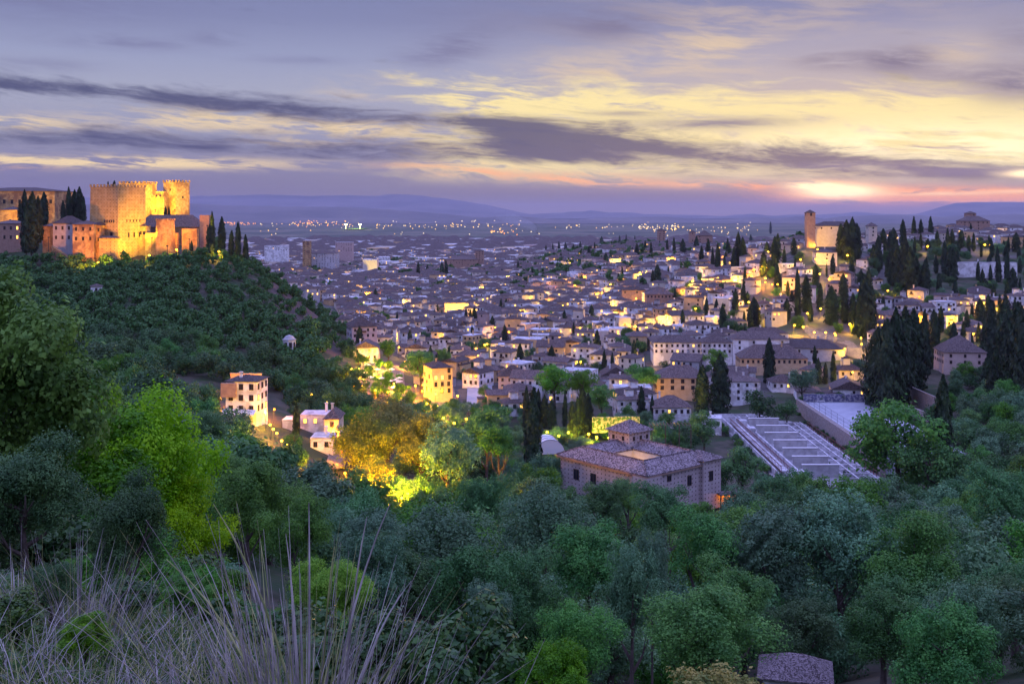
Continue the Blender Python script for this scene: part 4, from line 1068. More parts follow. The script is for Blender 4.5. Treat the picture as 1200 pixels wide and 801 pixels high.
    fb(425, 442, 304.5, 318, 20, M_cream, d=1700, name='office_block', cat='building', label='square block lit acid yellow in the far town', flat=True, windows=None); lm(433, 311, 'acid yellow block')
    fb(393, 413, 284, 312, 18, M_pink, d=2100, name='apartment_block', cat='building', label='tall twin apartment block far behind the cathedral', flat=True, wrows=6)
    fb(310, 337, 288, 304, 14, M_white, d=1950, name='apartment_block', cat='building', label='long pale apartment block beyond the castle hill', flat=True, wrows=3)
    fb(397, 435, 332, 344, 16, M_cream, d=1400, name='town_hall', cat='building', label='wide cream civic building with many windows below yellow block', flat=False, rise=2, nw=14)
    fb(520, 560, 304, 313, 30, M_brick, d=1650, name='bullring_hall', cat='building', label='long low brown hall with a small cupola', rise=4); lm(540, 305, 'long low brown hall')
    fb(557, 567, 294, 306, 12, M_brick, d=1660, name='cupola', cat='tower', label='small brown cupola tower at the end of the long hall', rise=3)
    # riverside houses on the left
    p = depth_at(285, 493)
    h = fb(264, 301, 447, 496, 9, M_white, d=300, name='riverside_villa', wrows=3, nw=3, label='tall white villa with dark hipped roof under orange lamps', cat='villa', rise=1.3, yaw=-.12, lit=.1, wsize=(1.0, 1.4)); lm(285, 465, 'tall white villa')
    b = MB(); b.box(-5.2, -1.0, -5.9, -5.05, 7.2, 11.0); b.build('timber_bay', M_brick, h)
    b = MB(); b.poly([(-4.8, -5.02, 3.9), (4.6, -5.02, 3.9), (4.6, -7.4, 3.0), (-4.8, -7.4, 3.0)]); b.poly([(-4.8, -7.4, 2.6), (4.6, -7.4, 2.6), (4.6, -7.4, 3.0), (-4.8, -7.4, 3.0)]); b.build('awning', M_fabric, h)
    fb(352, 389, 487, 508, 8, M_white, d=330, name='terrace_restaurant', cat='restaurant', label='white terrace restaurant with red parapet left of plane trees', flat=True, wrows=1, lit=.5); lm(370, 495, 'terrace restaurant')
    fb(364, 390, 514, 545, 8, M_white, d=300, name='riverside_house', cat='house', label='white courtyard house at the end of the orange lane', flat=True, wrows=1, lit=0)
    fb(380, 397, 491, 508, 9, M_cream, d=318, name='riverside_house', cat='house', label='small cream house with slate roof beside the orange lane', rise=2.4)
    fb(331, 343, 493, 503, 6, M_white, d=322, name='awning_stall', cat='stall', label='small white canvas roofed stall by the single cypress', flat=True, windows=None, chimney=False)
    p = P(288, 452, 335); b = MB(); b.box(-4.8, 4.8, 0, .6, -4, 3.6); b.box(-5, 5, -.1, .7, 3.602, 3.8); q = b.build('terrace_wall', M_ochre, loc=p, rz=-.1); tag(q, 'ochre terrace wall glowing orange behind the white villa', 'wall'); BLOCK.append((p.x, p.y, 8))
    for (a_, d_, r_) in ((394, 252, 5), (395, 262, 6), (397, 275, 6), (398, 288, 6), (398, 300, 6), (440, 240, 6), (438, 250, 7), (440, 262, 7), (440, 228, 7), (440, 216, 7), (395, 240, 6), (395, 228, 6), (930, 98, 7), (935, 86, 6), (938, 75, 6), (940, 66, 5), (925, 108, 5), (318, 262, 5), (312, 275, 5), (308, 288, 5), (375, 300, 7), (372, 315, 7), (370, 285, 5), (340, 305, 5)): BLOCK.append(((a_ - CX) / FP * d_, d_, r_))
    # roof seen at the very bottom
    p = P(932, 806, 100)
    house(p.x, p.y, 5.6, 4.4, 1.6, -.25, M_white, name='valley_cottage', label='single tiled cottage roof half hidden in the valley trees', cat='house', roofm=M_tile3, chimney=False, rise=1.5, z=p.z, windows=None, below=9)
    # kiosk with a dome on the castle hill
    d = 470; p = P(339, 408, d); o = empty('domed_kiosk', p)
    b = MB(); b.frustum(0, 0, -2, 3.6, 2.7, 2.7, 8); b.build('wall', M_white, o)
    b = MB(); b.frustum(0, 0, 3.602, 3.9, 3.1, 3.1, 8); b.frustum(0, 0, 3.902, 5.2, 2.8, 1.6, 8); b.frustum(0, 0, 5.202, 5.8, 1.6, .2, 8); b.build('dome', M_grey, o)
    for a in range(8):
        ang = a * math.pi / 4 + math.pi / 8
        window(o, Matrix.Rotation(ang + math.pi/2, 4, 'Z') @ Matrix.Translation((0, -2.5, .4)), 1.0, 2.2)
    tag(o, 'small white domed kiosk on the wooded castle hillside', 'kiosk'); BLOCK.append((p.x, p.y, 7)); lm(339, 400, 'domed kiosk')
    # white vaulted tent in the garden
    d = 352; p = P(645, 532, d); o = empty('vaulted_tent', p, .15); b = MB(); n = 14; w, l, hh = 9.4, 9.0, 4.6
    for i in range(n):
        a0, a1 = math.pi * i / n, math.pi * (i + 1) / n
        q = lambda a, y: (-math.cos(a) * w / 2, y, math.sin(a) * hh)
        b.poly([q(a0, 0), q(a0, l), q(a1, l), q(a1, 0)]); b.poly([q(a0, 0), q(a1, 0), (0, 0, 0)]); b.poly([q(a1, l), q(a0, l), (0, l, 0)])
    b.build('canopy', M_fabric, o); b = MB()
    for y in (-.03, 3, 6, 9.03): b.tube([(-math.cos(math.pi * i / 12) * (w / 2 + .08), y, math.sin(math.pi * i / 12) * (hh + .08)) for i in range(13)], [.08] * 13, 4)
    b.build('hoops', M_metal, o); tag(o, 'white vaulted garden tent lit by an orange lamp', 'tent'); BLOCK.append((p.x, p.y + 4, 7)); lm(645, 522, 'white vaulted tent')
    # lit pavilion next to the palace
    p = P(853, 590, 318); o = empty('lit_pavilion', p, .3); b = MB(); b.box(-3.4, 3.4, -2, 2, 3.0, 3.3); b.build('roof', M_tile, o)
    for x in (-3.2, 0, 3.2): b = MB(); b.box(x - .15, x + .15, -1.9, -1.6, -2, 2.998); b.build('post', M_frame, o)
    b = MB(); b.box(-3.3, 3.3, 1.5, 1.9, -2, 2.997); b.build('wall', M_pink, o); point(0, 0, 0, 420, OR, .3, o, 'bulb', (0, -.3, 2.2))
    tag(o, 'open pavilion glowing orange beside the courtyard palace', 'pavilion'); BLOCK.append((p.x, p.y, 6)); BLOCK.append((p.x + 5, p.y - 8, 6))
    # garden wall and pergola
    p = P(722, 500, 392); b = MB(); b.box(-8.5, 8.5, 0, .6, -2, 3.6); q = b.build('garden_wall', M_ivy, loc=p, rz=.1); tag(q, 'tall garden wall flooded with yellow green light', 'wall'); BLOCK.append((p.x, p.y, 12)); lm(720, 485, 'yellow lit garden wall')
    p = P(786, 512, 372); o = empty('pergola', p, 0); b = MB()
    for i in range(12): b.box(-7 + i * 1.2, -6.8 + i * 1.2, -3, 3, 4.2, 4.45)
    b.build('beams', M_frame, o)
    for x in (-6.8, -2.3, 2.3, 6.2): b = MB(); b.box(x, x + .3, -2.9, -2.6, -3, 4.19); b.build('post', M_frame, o)
    tag(o, 'dark timber pergola below the white terrace house', 'pergola'); BLOCK.append((p.x, p.y, 8))
named()
# flat places
def drape(name, poly, m, off=.5, kind='structure', label=None, cat=None, grid=14):
    """sheet laid on the ground, poly in (px, distance)"""
    A = [np.array([(p[0] - CX) / FP * p[1], p[1]]) for p in poly]      # four corners in order
    s = np.linspace(0, 1, grid); V = []
    for v in s:
        for u in s:
            q = (A[0] * (1 - u) + A[1] * u) * (1 - v) + (A[3] * (1 - u) + A[2] * u) * v; V.append((q[0], q[1], gz(q[0], q[1]) + off))
    F = [(j * grid + i, j * grid + i + 1, (j + 1) * grid + i + 1, (j + 1) * grid + i) for j in range(grid - 1) for i in range(grid - 1)]
    o = link(name, npmesh(name, V, F, [m])); tag(o, label, cat, kind=kind); return o
def poly_img(pts):
    return [(px, depth_at(px, py)) for px, py in pts]
drape('promenade', poly_img([(414, 462), (476, 466), (472, 430), (424, 428)]), M_pave)
drape('riverside_street', poly_img([(498, 500), (545, 500), (530, 450), (506, 448)]), M_pave)
drape('playground', poly_img([(546, 482), (580, 482), (576, 452), (548, 452)]), M_court)
drape('lane', poly_img([(380, 552), (404, 552), (406, 512), (394, 508)]), M_pave)
drape('lit_street', poly_img([(960, 405), (1030, 430), (1000, 400), (935, 382)]), M_pave)
for (px, py, r) in ((445, 447, 26), (520, 478, 18), (562, 466, 12), (392, 530, 9), (975, 402, 16), (303, 500, 14), (372, 515, 24), (655, 505, 14), (285, 480, 12)):
    d = depth_at(px, py); BLOCK.append(((px - CX) / FP * d, d, r))

# ------------------------------------------------------------------ lamps
LAMP_MESH = {}
def lamp_meshes():
    b = MB(); b.frustum(0, 0, -1, 5.2, .12, .07, 6); b.tube([(0, 0, 5.1), (0, -.25, 5.5), (0, -.5, 5.5)], [.05, .05, .04], 5); LAMP_MESH['post'] = b.mesh('post', M_metal)
    for nm, m in (('y', M_lamp), ('o', M_lamp_o), ('g', M_lamp_g)):
        b = MB()
        for k_ in range(6):
            a_, c_ = -math.pi / 2 + math.pi * k_ / 6, -math.pi / 2 + math.pi * (k_ + 1) / 6; b.frustum(0, -.5, 4.95 + .34 * math.sin(a_), 4.95 + .34 * math.sin(c_), max(.01, .34 * math.cos(a_)), max(.01, .34 * math.cos(c_)), 10)
        LAMP_MESH[nm] = b.mesh('lantern', m)
    b = MB(); b.frustum(0, -.5, 5.302, 5.5, .40, .1, 8); LAMP_MESH['cap'] = b.mesh('cap', M_metal)
lamp_meshes()
def lamp(px, py, kind='y', watts=700, size=1.0, d=None, group='street lamps of the town', label=None, zoff=5.0):
    if d is None:
        d = depth_at(px, py + 6)
        for _ in range(3): d = depth_at(px, py + zoff * size * FP / d)
    X = (px - CX) / FP * d
    o = empty('street_lamp', (X, d, gz(X, d)), math.atan2(-X, d) + random.uniform(-.6, .6)); 
    link('post', LAMP_MESH['post'], o, scale=size); ln = link('lantern', LAMP_MESH[kind], o, scale=(size * (2.2 if d > 900 else 1.7 if d > 600 else 1.25), ) * 2 + (size * 1.2,)); link('cap', LAMP_MESH['cap'], ln)
    point(0, 0, 0, watts * K, {'y': YL, 'o': OR, 'g': YG}[kind], .35, o, 'bulb', (0, -1.7, 4.6 * size))
    tag(o, label, 'street lamp', group)
    if not label: later(o, {'y': 'yellow', 'o': 'orange', 'g': 'greenish'}[kind] + ' street lamp', px, py)
    BLOCK.append((X, d, 1.5 if d > 480 else 2.5))
    return o
TOWN_L = [(565,337),(591,335),(642,337),(650,309),(655,312),(685,325),(715,336),(727,328),(719,314),(622,352),(640,355),(660,360),(704,361),(715,371),(527,364),(541,362),(454,332),(500,336),(476,355),(570,407),(557,412),(569,385),(647,370),(737,384),(687,405),(459,380),(464,395),(467,410),(502,326),(600,326),(810,316),(815,320),(826,317),(842,327),(885,298),(897,300),(876,297),(882,289),(889,281),(860,287),(862,284),(922,279),(934,280),(945,287),(954,289),(894,316),(900,316),(905,316),(934,314),(947,319),(960,324),(972,329),(969,306),(955,305),(972,352),(947,373),(859,354),(807,342),(815,347),(870,360),(770,375),(776,377),(782,377),(745,384),(757,387),(817,387),(930,384),(752,420),(1009,399),(996,380),(1040,345),(1066,350),(1160,362),(1050,279),(1106,267),(1110,268),(1140,264),(1173,264),(1177,275),(1160,289),(1155,290),(1140,395),(961,367),(1000,440),(1009,406),(942,386),(955,390),(968,394),(980,398),(990,412),(752,457),(569,409),(511,449),(522,457),(536,465),(510,464),(531,497),(546,492),(414,361),(419,370),(668,345),(745,352),(790,365),(838,375),(700,345),(620,375),(660,330),(630,345),(610,365),(700,390),(725,395),(590,415),(640,420),(680,425),(540,385),(520,395),(500,410),(920,352),(905,360),(915,345),(1120,375),(1095,385),(1080,372),(1115,290),(1190,350)]
for (px, py) in TOWN_L:
    big = (px, py) in ((565,337),(642,337),(704,361),(715,371),(930,384),(1160,362),(752,420),(1000,440),(414,361),(419,370),(776,377),(922,279),(934,280),(527,364),(541,362))
    lamp(px, py, 'y', (2000 if big else 900) * (1.0 if py > 380 else 1.5))
rl = random.Random(77)
for i in range(38):
    px, py = (rl.uniform(480, 900), rl.uniform(335, 425)) if i < 22 else (rl.uniform(860, 1190), rl.uniform(285, 395))
    if 755 < px < 935 and py > 372: continue
    lamp(px, py, 'y', rl.choice((900, 1500, 2600)))
for (px, py) in ((597,390),(585,391),(890,331),(897,332),(905,334),(912,336),(920,337),(1060,352)): lamp(px, py, 'o', 900)
for (px, py) in [(432,422),(424,452),(421,436),(412,437),(462,451),(469,456),(447,440),(437,431),(475,427),(487,455),(455,462),(440,460),(495,462),(495,450),(452,431),(415,456),(504,470),(512,482),(520,492),(500,478)]:
    lamp(px, py, 'o' if random.random() < .3 else 'y', 2600, .7, group='lamps of the riverside promenade')
for (px, py) in [(270,436),(292,434),(303,438)]: lamp(px, py, 'o', 1500, .9, d=327, group='orange lamps around the white villa')
for (px, py, d) in [(321,454,325),(310,475,308),(311,487,300),(317,505,290),(320,520,282),(325,530,276),(330,539,270),(335,549,262)]: lamp(px, py, 'o' if py < 460 else 'y', 600, .7, d=d, group='lamps stepping down the path')
for (px, py) in [(365,465),(383,473)]: lamp(px, py, 'y', 350)
lamp(397, 512, 'o', 2200, .9, d=318, group='lamps stepping down the path'); lamp(402, 535, 'o', 500, .7, d=290, group='lamps stepping down the path')
for (px, py, d, w) in ((436, 552, 262, 3500), (447, 566, 255, 3500), (428, 560, 251, 3000), (454, 545, 262, 2500), (440, 575, 247, 2500), (420, 545, 262, 2500), (462, 560, 255, 2500), (432, 535, 268, 3000), (448, 525, 272, 3000), (405, 548, 268, 2500), (478, 548, 258, 2500), (470, 575, 246, 2000)): lamp(px, py, 'o' if px % 2 else 'y', w * 1.7, .6, d=d, group='lamps under the plane trees')
for (px, py, d) in ((699,484,380),(714,484,380),(724,474,386),(655,488,385),(667,486,392),(642,482,395),(690,480,392),(630,478,400)): lamp(px, py, 'g', 1300, .9, d=d, group='lamps in the lit garden')
lamp(636, 507, 'o', 1000, 1.0, d=362, group='lamps in the lit garden')
lamp(792, 599, 'o', 160, .6, d=262, label='single small orange lamp deep in the valley trees', group=None)
for (px, py, d) in ((115, 307, 618), (257, 273, 640), (208, 292, 632), (175, 311, 622)): lamp(px, py, 'y' if px != 175 else 'g', 1600, 1.0, d=d, group='lamps along the castle foot')
spot(815, 472, 452, 800, 455, 470, 9000, 100, YL, name='floodlight', label='floodlight below the ochre mansion')
spot(905, 447, 520, 905, 430, 540, 3000, 110, YL, name='floodlight', label='floodlight in front of the long ochre monastery')
spot(980, 288, 822, 984, 273, 850, 12000, 80, YL, name='floodlight', label='floodlight in front of the hilltop church')
spot(1190, 294, 960, 1192, 285, 985, 40000, 110, OR, name='floodlight', label='floodlight below the orange hall')
spot(358, 320, 1700, 359, 290, 1750, 420000, 60, OR, name='floodlight', label='floodlight below the cathedral tower')
spot(434, 320, 1660, 433, 311, 1700, 70000, 70, YG, name='floodlight', label='floodlight below the acid yellow block')
spot(515, 480, 470, 516, 455, 492, 2500, 110, YL, name='floodlight', label='floodlight below the glowing promenade house')

# ------------------------------------------------------------------ cafe parasols on the promenade
def parasol(X, Y, lab=None):
    z = gz(X, Y) + .5; o = empty('cafe_parasol', (X, Y, z))
    b = MB(); b.tube([(0, 0, 0), (0, 0, 2.6)], [.05, .05], 5); b.build('pole', M_metal, o)
    b = MB(); b.frustum(0, 0, 2.1, 2.7, 1.7, .1, 8); b.build('canopy', M_fabric, o); tag(o, None, 'parasol', 'cafe parasols on the promenade')
    px, py = proj(X, Y, z + 2); later(o, 'cream cafe parasol', px, py)
for i in range(16):
    px, py = random.uniform(428, 470), random.uniform(436, 462); d = depth_at(px, py); parasol((px - CX) / FP * d, d)

rp = random.Random(90)
for i in range(20):
    px, py = rp.uniform(408, 500), rp.uniform(430, 468); d = depth_at(px, py); X = (px - CX) / FP * d; R = rp.uniform(1.4, 3.0)
    broad(X, d, R, R * 2.3, 'green', name='promenade_tree', rng=rp, group='small trees of the promenade', desc='small lamp lit tree'); 
for i in range(7):
    px = 418 + i * 9; d = depth_at(px, 440 + i * 3); X = (px - CX) / FP * d; z = gz(X, d) + .5; rg_ = np.random.default_rng(i)
    n_ = 700; C = np.stack([rg_.uniform(-4, 4, n_), rg_.uniform(-.7, .7, n_), rg_.uniform(0, 1.5, n_)], 1); o = link('box_hedge', npmesh('box_hedge', leaf_quads(C, rg_.normal(size=C.shape), .35, rg_, 1.4), np.arange(n_ * 4).reshape(-1, 4), [L_green]), loc=(X, d, z), rz=.5)
    tag(o, None, 'hedge', 'clipped hedges of the promenade'); later(o, 'clipped green hedge', px, 440 + i * 3)

# ------------------------------------------------------------------ cypresses seen one by one
CYP_L = [(985,262,300),(992,258,305),(998,255,306),(1004,262,305),(1058,257,290),(1071,254,285),(1079,257,285),(1091,254,285),(1045,280,335),(1052,285,340),(1060,275,345),(1068,290,350),(1107,282,322),(1113,290,325),(1118,290,330),(1123,284,300),(1146,306,328),
 (961,332,358),(975,335,382),(998,300,335),(1015,325,395),(1022,335,385),(1008,340,395),(1133,362,397),(1147,378,404),
 (1162,352,430),(1172,358,450),(1182,360,460),(1192,355,470),(1198,360,480),(1155,365,420),(822,428,488),(844,415,490),(977,411,455),(959,419,450),(967,424,450),(828,349,373),(839,350,372),(847,355,391),(862,338,368),(872,364,385),(886,351,383),(874,382,408),(885,385,405),(901,396,452),
 (770,310,338),(765,316,338),(711,307,322),(746,285,306),(791,337,356),(779,340,355),(800,280,305),(816,277,298),(830,280,305),(841,285,325),(849,300,325),(860,290,318),(865,272,315),(870,278,314),(909,277,312),(919,290,312),(935,315,372),(945,322,368),(726,276,290),(734,275,290),(744,276,287),(705,277,293),(903,260,274),
 (490,307,329),(518,307,330),(523,305,329),(501,310,325),(541,305,319),(607,306,324),(624,314,328),(587,350,370),(593,350,370),(556,360,384),(551,362,380),(546,361,378),(513,356,370),(509,362,377),(518,362,375),(639,370,388),(609,402,435),(646,405,440),(708,410,438),(654,320,332),
 (617,452,503),(630,455,502),(638,462,502),(647,467,505),(662,460,500),(671,470,525),(676,465,522),(681,452,518),(690,460,515),(697,490,516),(684,502,520),(752,452,492),(764,462,497),(1030,385,480),(1040,375,490),(1050,362,485),(1062,360,470),(1073,362,460),(1085,364,440),(1095,367,432),(1035,400,484),(1056,372,478),(1068,376,466),
 (640,287,300),(648,285,300),(655,283,298),(663,284,299),(672,286,300),(680,283,300),(690,288,305),(697,284,300),(756,282,300),(763,284,303),(782,280,300),(790,278,302),(822,288,315),(835,290,318),(855,285,310),(880,275,290),(1035,268,296),(1042,272,300),(1028,285,320),(1075,300,345),(1083,305,350),(1098,270,292),(1101,320,345),(1015,268,290),(990,330,380),(1000,350,392),(1170,300,330),(1180,296,330),(1158,300,325),(913,395,420),(950,350,378),(928,340,368),(955,405,432),(1185,400,470),(1168,400,455)]
for (px, a, b_) in CYP_L:
    o = cyp_px(px, a, b_, wide=(4 if (px, a) in ((975,335),(1015,325),(886,351),(770,310),(609,402),(646,405),(1040,375),(1030,385)) else random.randrange(0, 3)), group=None)
    o['group'] = 'cypresses of the town and gardens'
    BLOCK.append((o.location.x, o.location.y, 1.2))
for (px, a, b_, d) in ((624,455,562,338),(347,472,520,312),(1105,440,565,330),(1184,655,745,150),(29,222,266,700),(37,225,296,640),(52,225,264,690),(45,230,284,650),(31,240,296,638),(81,219,262,700),(87,222,258,705),(94,219,262,700),(74,235,262,690),(98,230,264,695),(249,248,292,650),(246,262,300,640),(260,254,296,655),(279,260,300,650),(288,275,306,645),(194,241,256,740),(198,242,256,740),(127,213,240,740),(134,212,240,742),(24,236,262,690),(224,282,300,640),(271,270,298,652)):
    o = cyp_px(px, a, b_, d, wide=0 if px in (624, 249, 279, 288, 260) else 1, group=None); o['group'] = 'cypresses of the castle and valley'
    if d < 500: BLOCK.append((o.location.x, o.location.y, 2))
    z = gz(o.location.x, o.location.y)

# ------------------------------------------------------------------ trees picked out by eye
def crown_at(px, pyc, rpx, d, kind, zs=1.0, name=None, label=None, desc=None, group=None, seed=0):
    p = P(px, pyc, d); R = rpx / FP * d; g = gz(p.x, p.y)
    zc = p.z - g; zc = max(zc, R * .55)
    o = broad(p.x, p.y, R, zc + R, kind, name=name or NAMES.get(kind, 'leafy_tree'), zc=zc, zs=zs, label=label, desc=desc, group=group, rng=random.Random(seed + int(px * 7 + pyc)))
    BLOCK.append((p.x, p.y, R * .6)); return o
# near the camera
crown_at(-30, 452, 168, 20, 'herogreen', 1.0, label='broad leaved green tree filling the upper left edge', name='maple_tree')
crown_at(60, 560, 120, 24, 'herogreen', .9, label='dark green leafy tree under the broad leaved one', name='maple_tree')
crown_at(168, 552, 100, 36, 'herobright', 1.0, label='bright yellow green spring tree, lightest of the left slope', name='spring_tree')
crown_at(112, 520, 62, 38, 'herobright', 1.0, label='bright spring tree half behind the lightest one', name='spring_tree')
crown_at(205, 620, 62, 36, 'herobright', 1.0, label='smaller bright spring tree leaning out below the lightest one', name='spring_tree')
crown_at(30, 590, 78, 15, 'herodark', .9, label='dark feathery shrub at the left edge above dry grass', name='broom_shrub', desc='x')
crown_at(152, 628, 62, 13, 'herodark', 1.1, label='dark twiggy shrub in front of the bright spring tree', name='broom_shrub', desc='x')
crown_at(555, 790, 92, 13, 'herogloss', 1.0, label='glossy dark leaved bush at the bottom centre', name='laurel_bush')
crown_at(455, 775, 80, 14, 'herogloss', .9, label='glossy leaved bush behind the dry stalks', name='laurel_bush')
crown_at(650, 800, 55, 12, 'herogreen', .9, label='low fresh green bush right of the glossy bush', name='leafy_bush')
crown_at(815, 838, 92, 12, 'heroyellow', .8, label='yellow flowering shrub along the bottom edge', name='flowering_shrub')
crown_at(815, 742, 78, 62, 'finegreen', .85, label='light green rounded tree above the yellow flowering shrub', name='leafy_tree')
crown_at(740, 700, 40, 75, 'finesilver', 1.8, label='tall thin silvery poplar left of the light green tree', name='poplar_tree')
crown_at(764, 665, 22, 78, 'finesilver', 2.2, label='silvery poplar tip standing alone over dark crowns', name='poplar_tree')
crown_at(440, 560, 24, 262, 'plane', label='tree clump glowing gold from lamps below the plane trees', name='broadleaf_tree')
crown_at(395, 692, 50, 34, 'herobright', .8, label='yellow green bush between the dry stalks and dark valley', name='spring_bush')
for (px, py, r, d, k) in ((290, 590, 52, 70, 'finegreen'), (345, 625, 45, 62, 'finegreen'), (255, 560, 40, 95, 'finegreen'), (280, 585, 36, 120, 'finemid'), (240, 505, 36, 150, 'finemid'), (430, 640, 52, 95, 'finesilver'), (520, 650, 62, 105, 'finesilver'), (478, 628, 36, 150, 'finemid'), (600, 690, 52, 85, 'finemid'), (575, 720, 40, 70, 'finesilver'), (680, 745, 50, 62, 'finegreen'), (640, 620, 60, 135, 'finesilver'), (700, 660, 62, 105, 'finemid'), (560, 590, 36, 175, 'finemid'), (356, 606, 30, 160, 'finesilver'), (900, 650, 70, 130, 'finesilver'), (985, 645, 70, 128, 'finesilver'), (1065, 660, 66, 125, 'finegreen'), (830, 640, 60, 130, 'finemid'), (1035, 735, 60, 95, 'finemid'), (1130, 740, 62, 88, 'finesilver'), (1190, 700, 60, 100, 'finemid'), (1180, 590, 45, 190, 'finemid'), (940, 740, 50, 115, 'finemid'), (860, 700, 52, 105, 'finemid'), (780, 600, 40, 170, 'finemid'), (705, 590, 34, 215, 'finemid'), (735, 585, 26, 225, 'finegreen')):
    crown_at(px, py, r, d, k, random.uniform(.85, 1.05), group='big trees of the valley slope')
# middle distance
for (px, py, r, d, k, lab) in ((455, 500, 44, 300, 'plane', 'huge plane tree crown right of the orange lane'), (425, 520, 40, 285, 'plane', 'plane tree glowing yellow from lamps beneath it'), (492, 520, 36, 290, 'plane', 'plane tree between the promenade and dark olive crowns'),
        (493, 426, 20, 420, 'green', 'round dark green tree beside the promenade lights'), (455, 408, 13, 450, 'green', 'small round tree left of the big promenade tree'), (524, 532, 40, 262, 'silver', 'grey green rounded tree with rusty twigs below'), (570, 500, 30, 300, 'mid', 'dark domed tree below the empty playground'),
        (585, 520, 28, 285, 'green', 'bright green tree beside the cypress avenue'), (566, 458, 10, 455, 'green', 'little umbrella shaped tree on the playground'), (650, 445, 22, 430, 'green', 'fresh green garden tree behind the cypress row'), (684, 448, 20, 430, 'green', 'fresh green garden tree lit from below'),
        (755, 440, 17, 440, 'green', 'blossoming tree left of the ochre mansion'), (705, 465, 18, 410, 'green', 'green tree over the yellow lit garden wall'), (825, 500, 20, 385, 'mid', 'dense green tree at the left end of foundations'), (870, 545, 26, 330, 'mid', 'dark tree between the palace and footbridge'),
        (915, 580, 24, 312, 'mid', 'loose leaved tree in front of the foundations'), (1052, 515, 58, 335, 'green', 'great round tree right of the foundations'), (1100, 545, 46, 320, 'mid', 'dark shaded side tree behind the great round tree'), (1015, 592, 42, 296, 'green', 'rounded tree at the foot of the foundations'),
        (940, 445, 16, 500, 'silver', 'grey green tree behind the sports court'), (890, 470, 18, 450, 'oak', 'dark bush like tree below the tall white house'), (922, 478, 14, 440, 'oak', 'dark shrubby tree left of the retaining wall'), (840, 420, 14, 520, 'green', 'olive coloured tree in front of the white convent')):
    if d >= 380: d = depth_at(px, py + r * 1.7)
    o = crown_at(px, py, r, d, k, .9, label=lab, name='leafy_tree')
    BLOCK.append((o.location.x, o.location.y, r / FP * d * .7))

# ------------------------------------------------------------------ valley forest
def in_view(px, py, m=60): return -m < px < 1200 + m and py < 801 + 120
def scatter_forest():
    rng = random.Random(5); pts = []
    def near(x, y, s): return any((x - a) ** 2 + (y - b) ** 2 < s * s for a, b in pts)
    n = 0
    for _ in range(60000):
        d = math.sqrt(rng.uniform(72 ** 2, 470 ** 2)); px = rng.uniform(-60, 1260)
        X = (px - CX) / FP * d; py = float(tpy(px, d))
        if py > 900: continue
        # limits of the wood
        if px < 400 and d > 250: continue
        if 620 <= px < 1020 and d > (335 if px > 830 else 440): continue
        if px >= 1020 and d > 430: continue
        if 820 < px < 1010 and 345 < d: continue
        if not clear(X, d, 3.4 if d < 340 else 2.2): continue
        if near(X, d, 8.0 if d < 340 or px > 830 else 5.5): continue
        pts.append((X, d)); n += 1
        R = rng.uniform(4.0, 6.2) if d > 110 else rng.uniform(3.0, 4.4)
        if 295 < px < 470 and d > 165: R *= .7
        if 400 < px < 830 and d > 340: R *= .62
        if 640 < px < 860 and 250 < d < 300: R *= .75
        H = R * rng.uniform(1.7, 2.2)
        if 640 < px < 860 and 235 < d < 300: H = min(H, 8.0)
        if 295 < px < 470 and d > 165: H = min(H, 6.0)
        k = rng.random()
        kind = 'silver' if k < .30 else 'mid' if k < .72 else 'green' if k < .92 else 'oak'
        if d < 120: kind = {'silver': 'finesilver', 'mid': 'finemid', 'green': 'finegreen', 'oak': 'finemid'}[kind]
        broad(X, d, R, H, kind, rng=rng, group='trees of the valley wood')
        if n > 700: break
    print('FOREST', n)
    return pts
FPTS = scatter_forest()

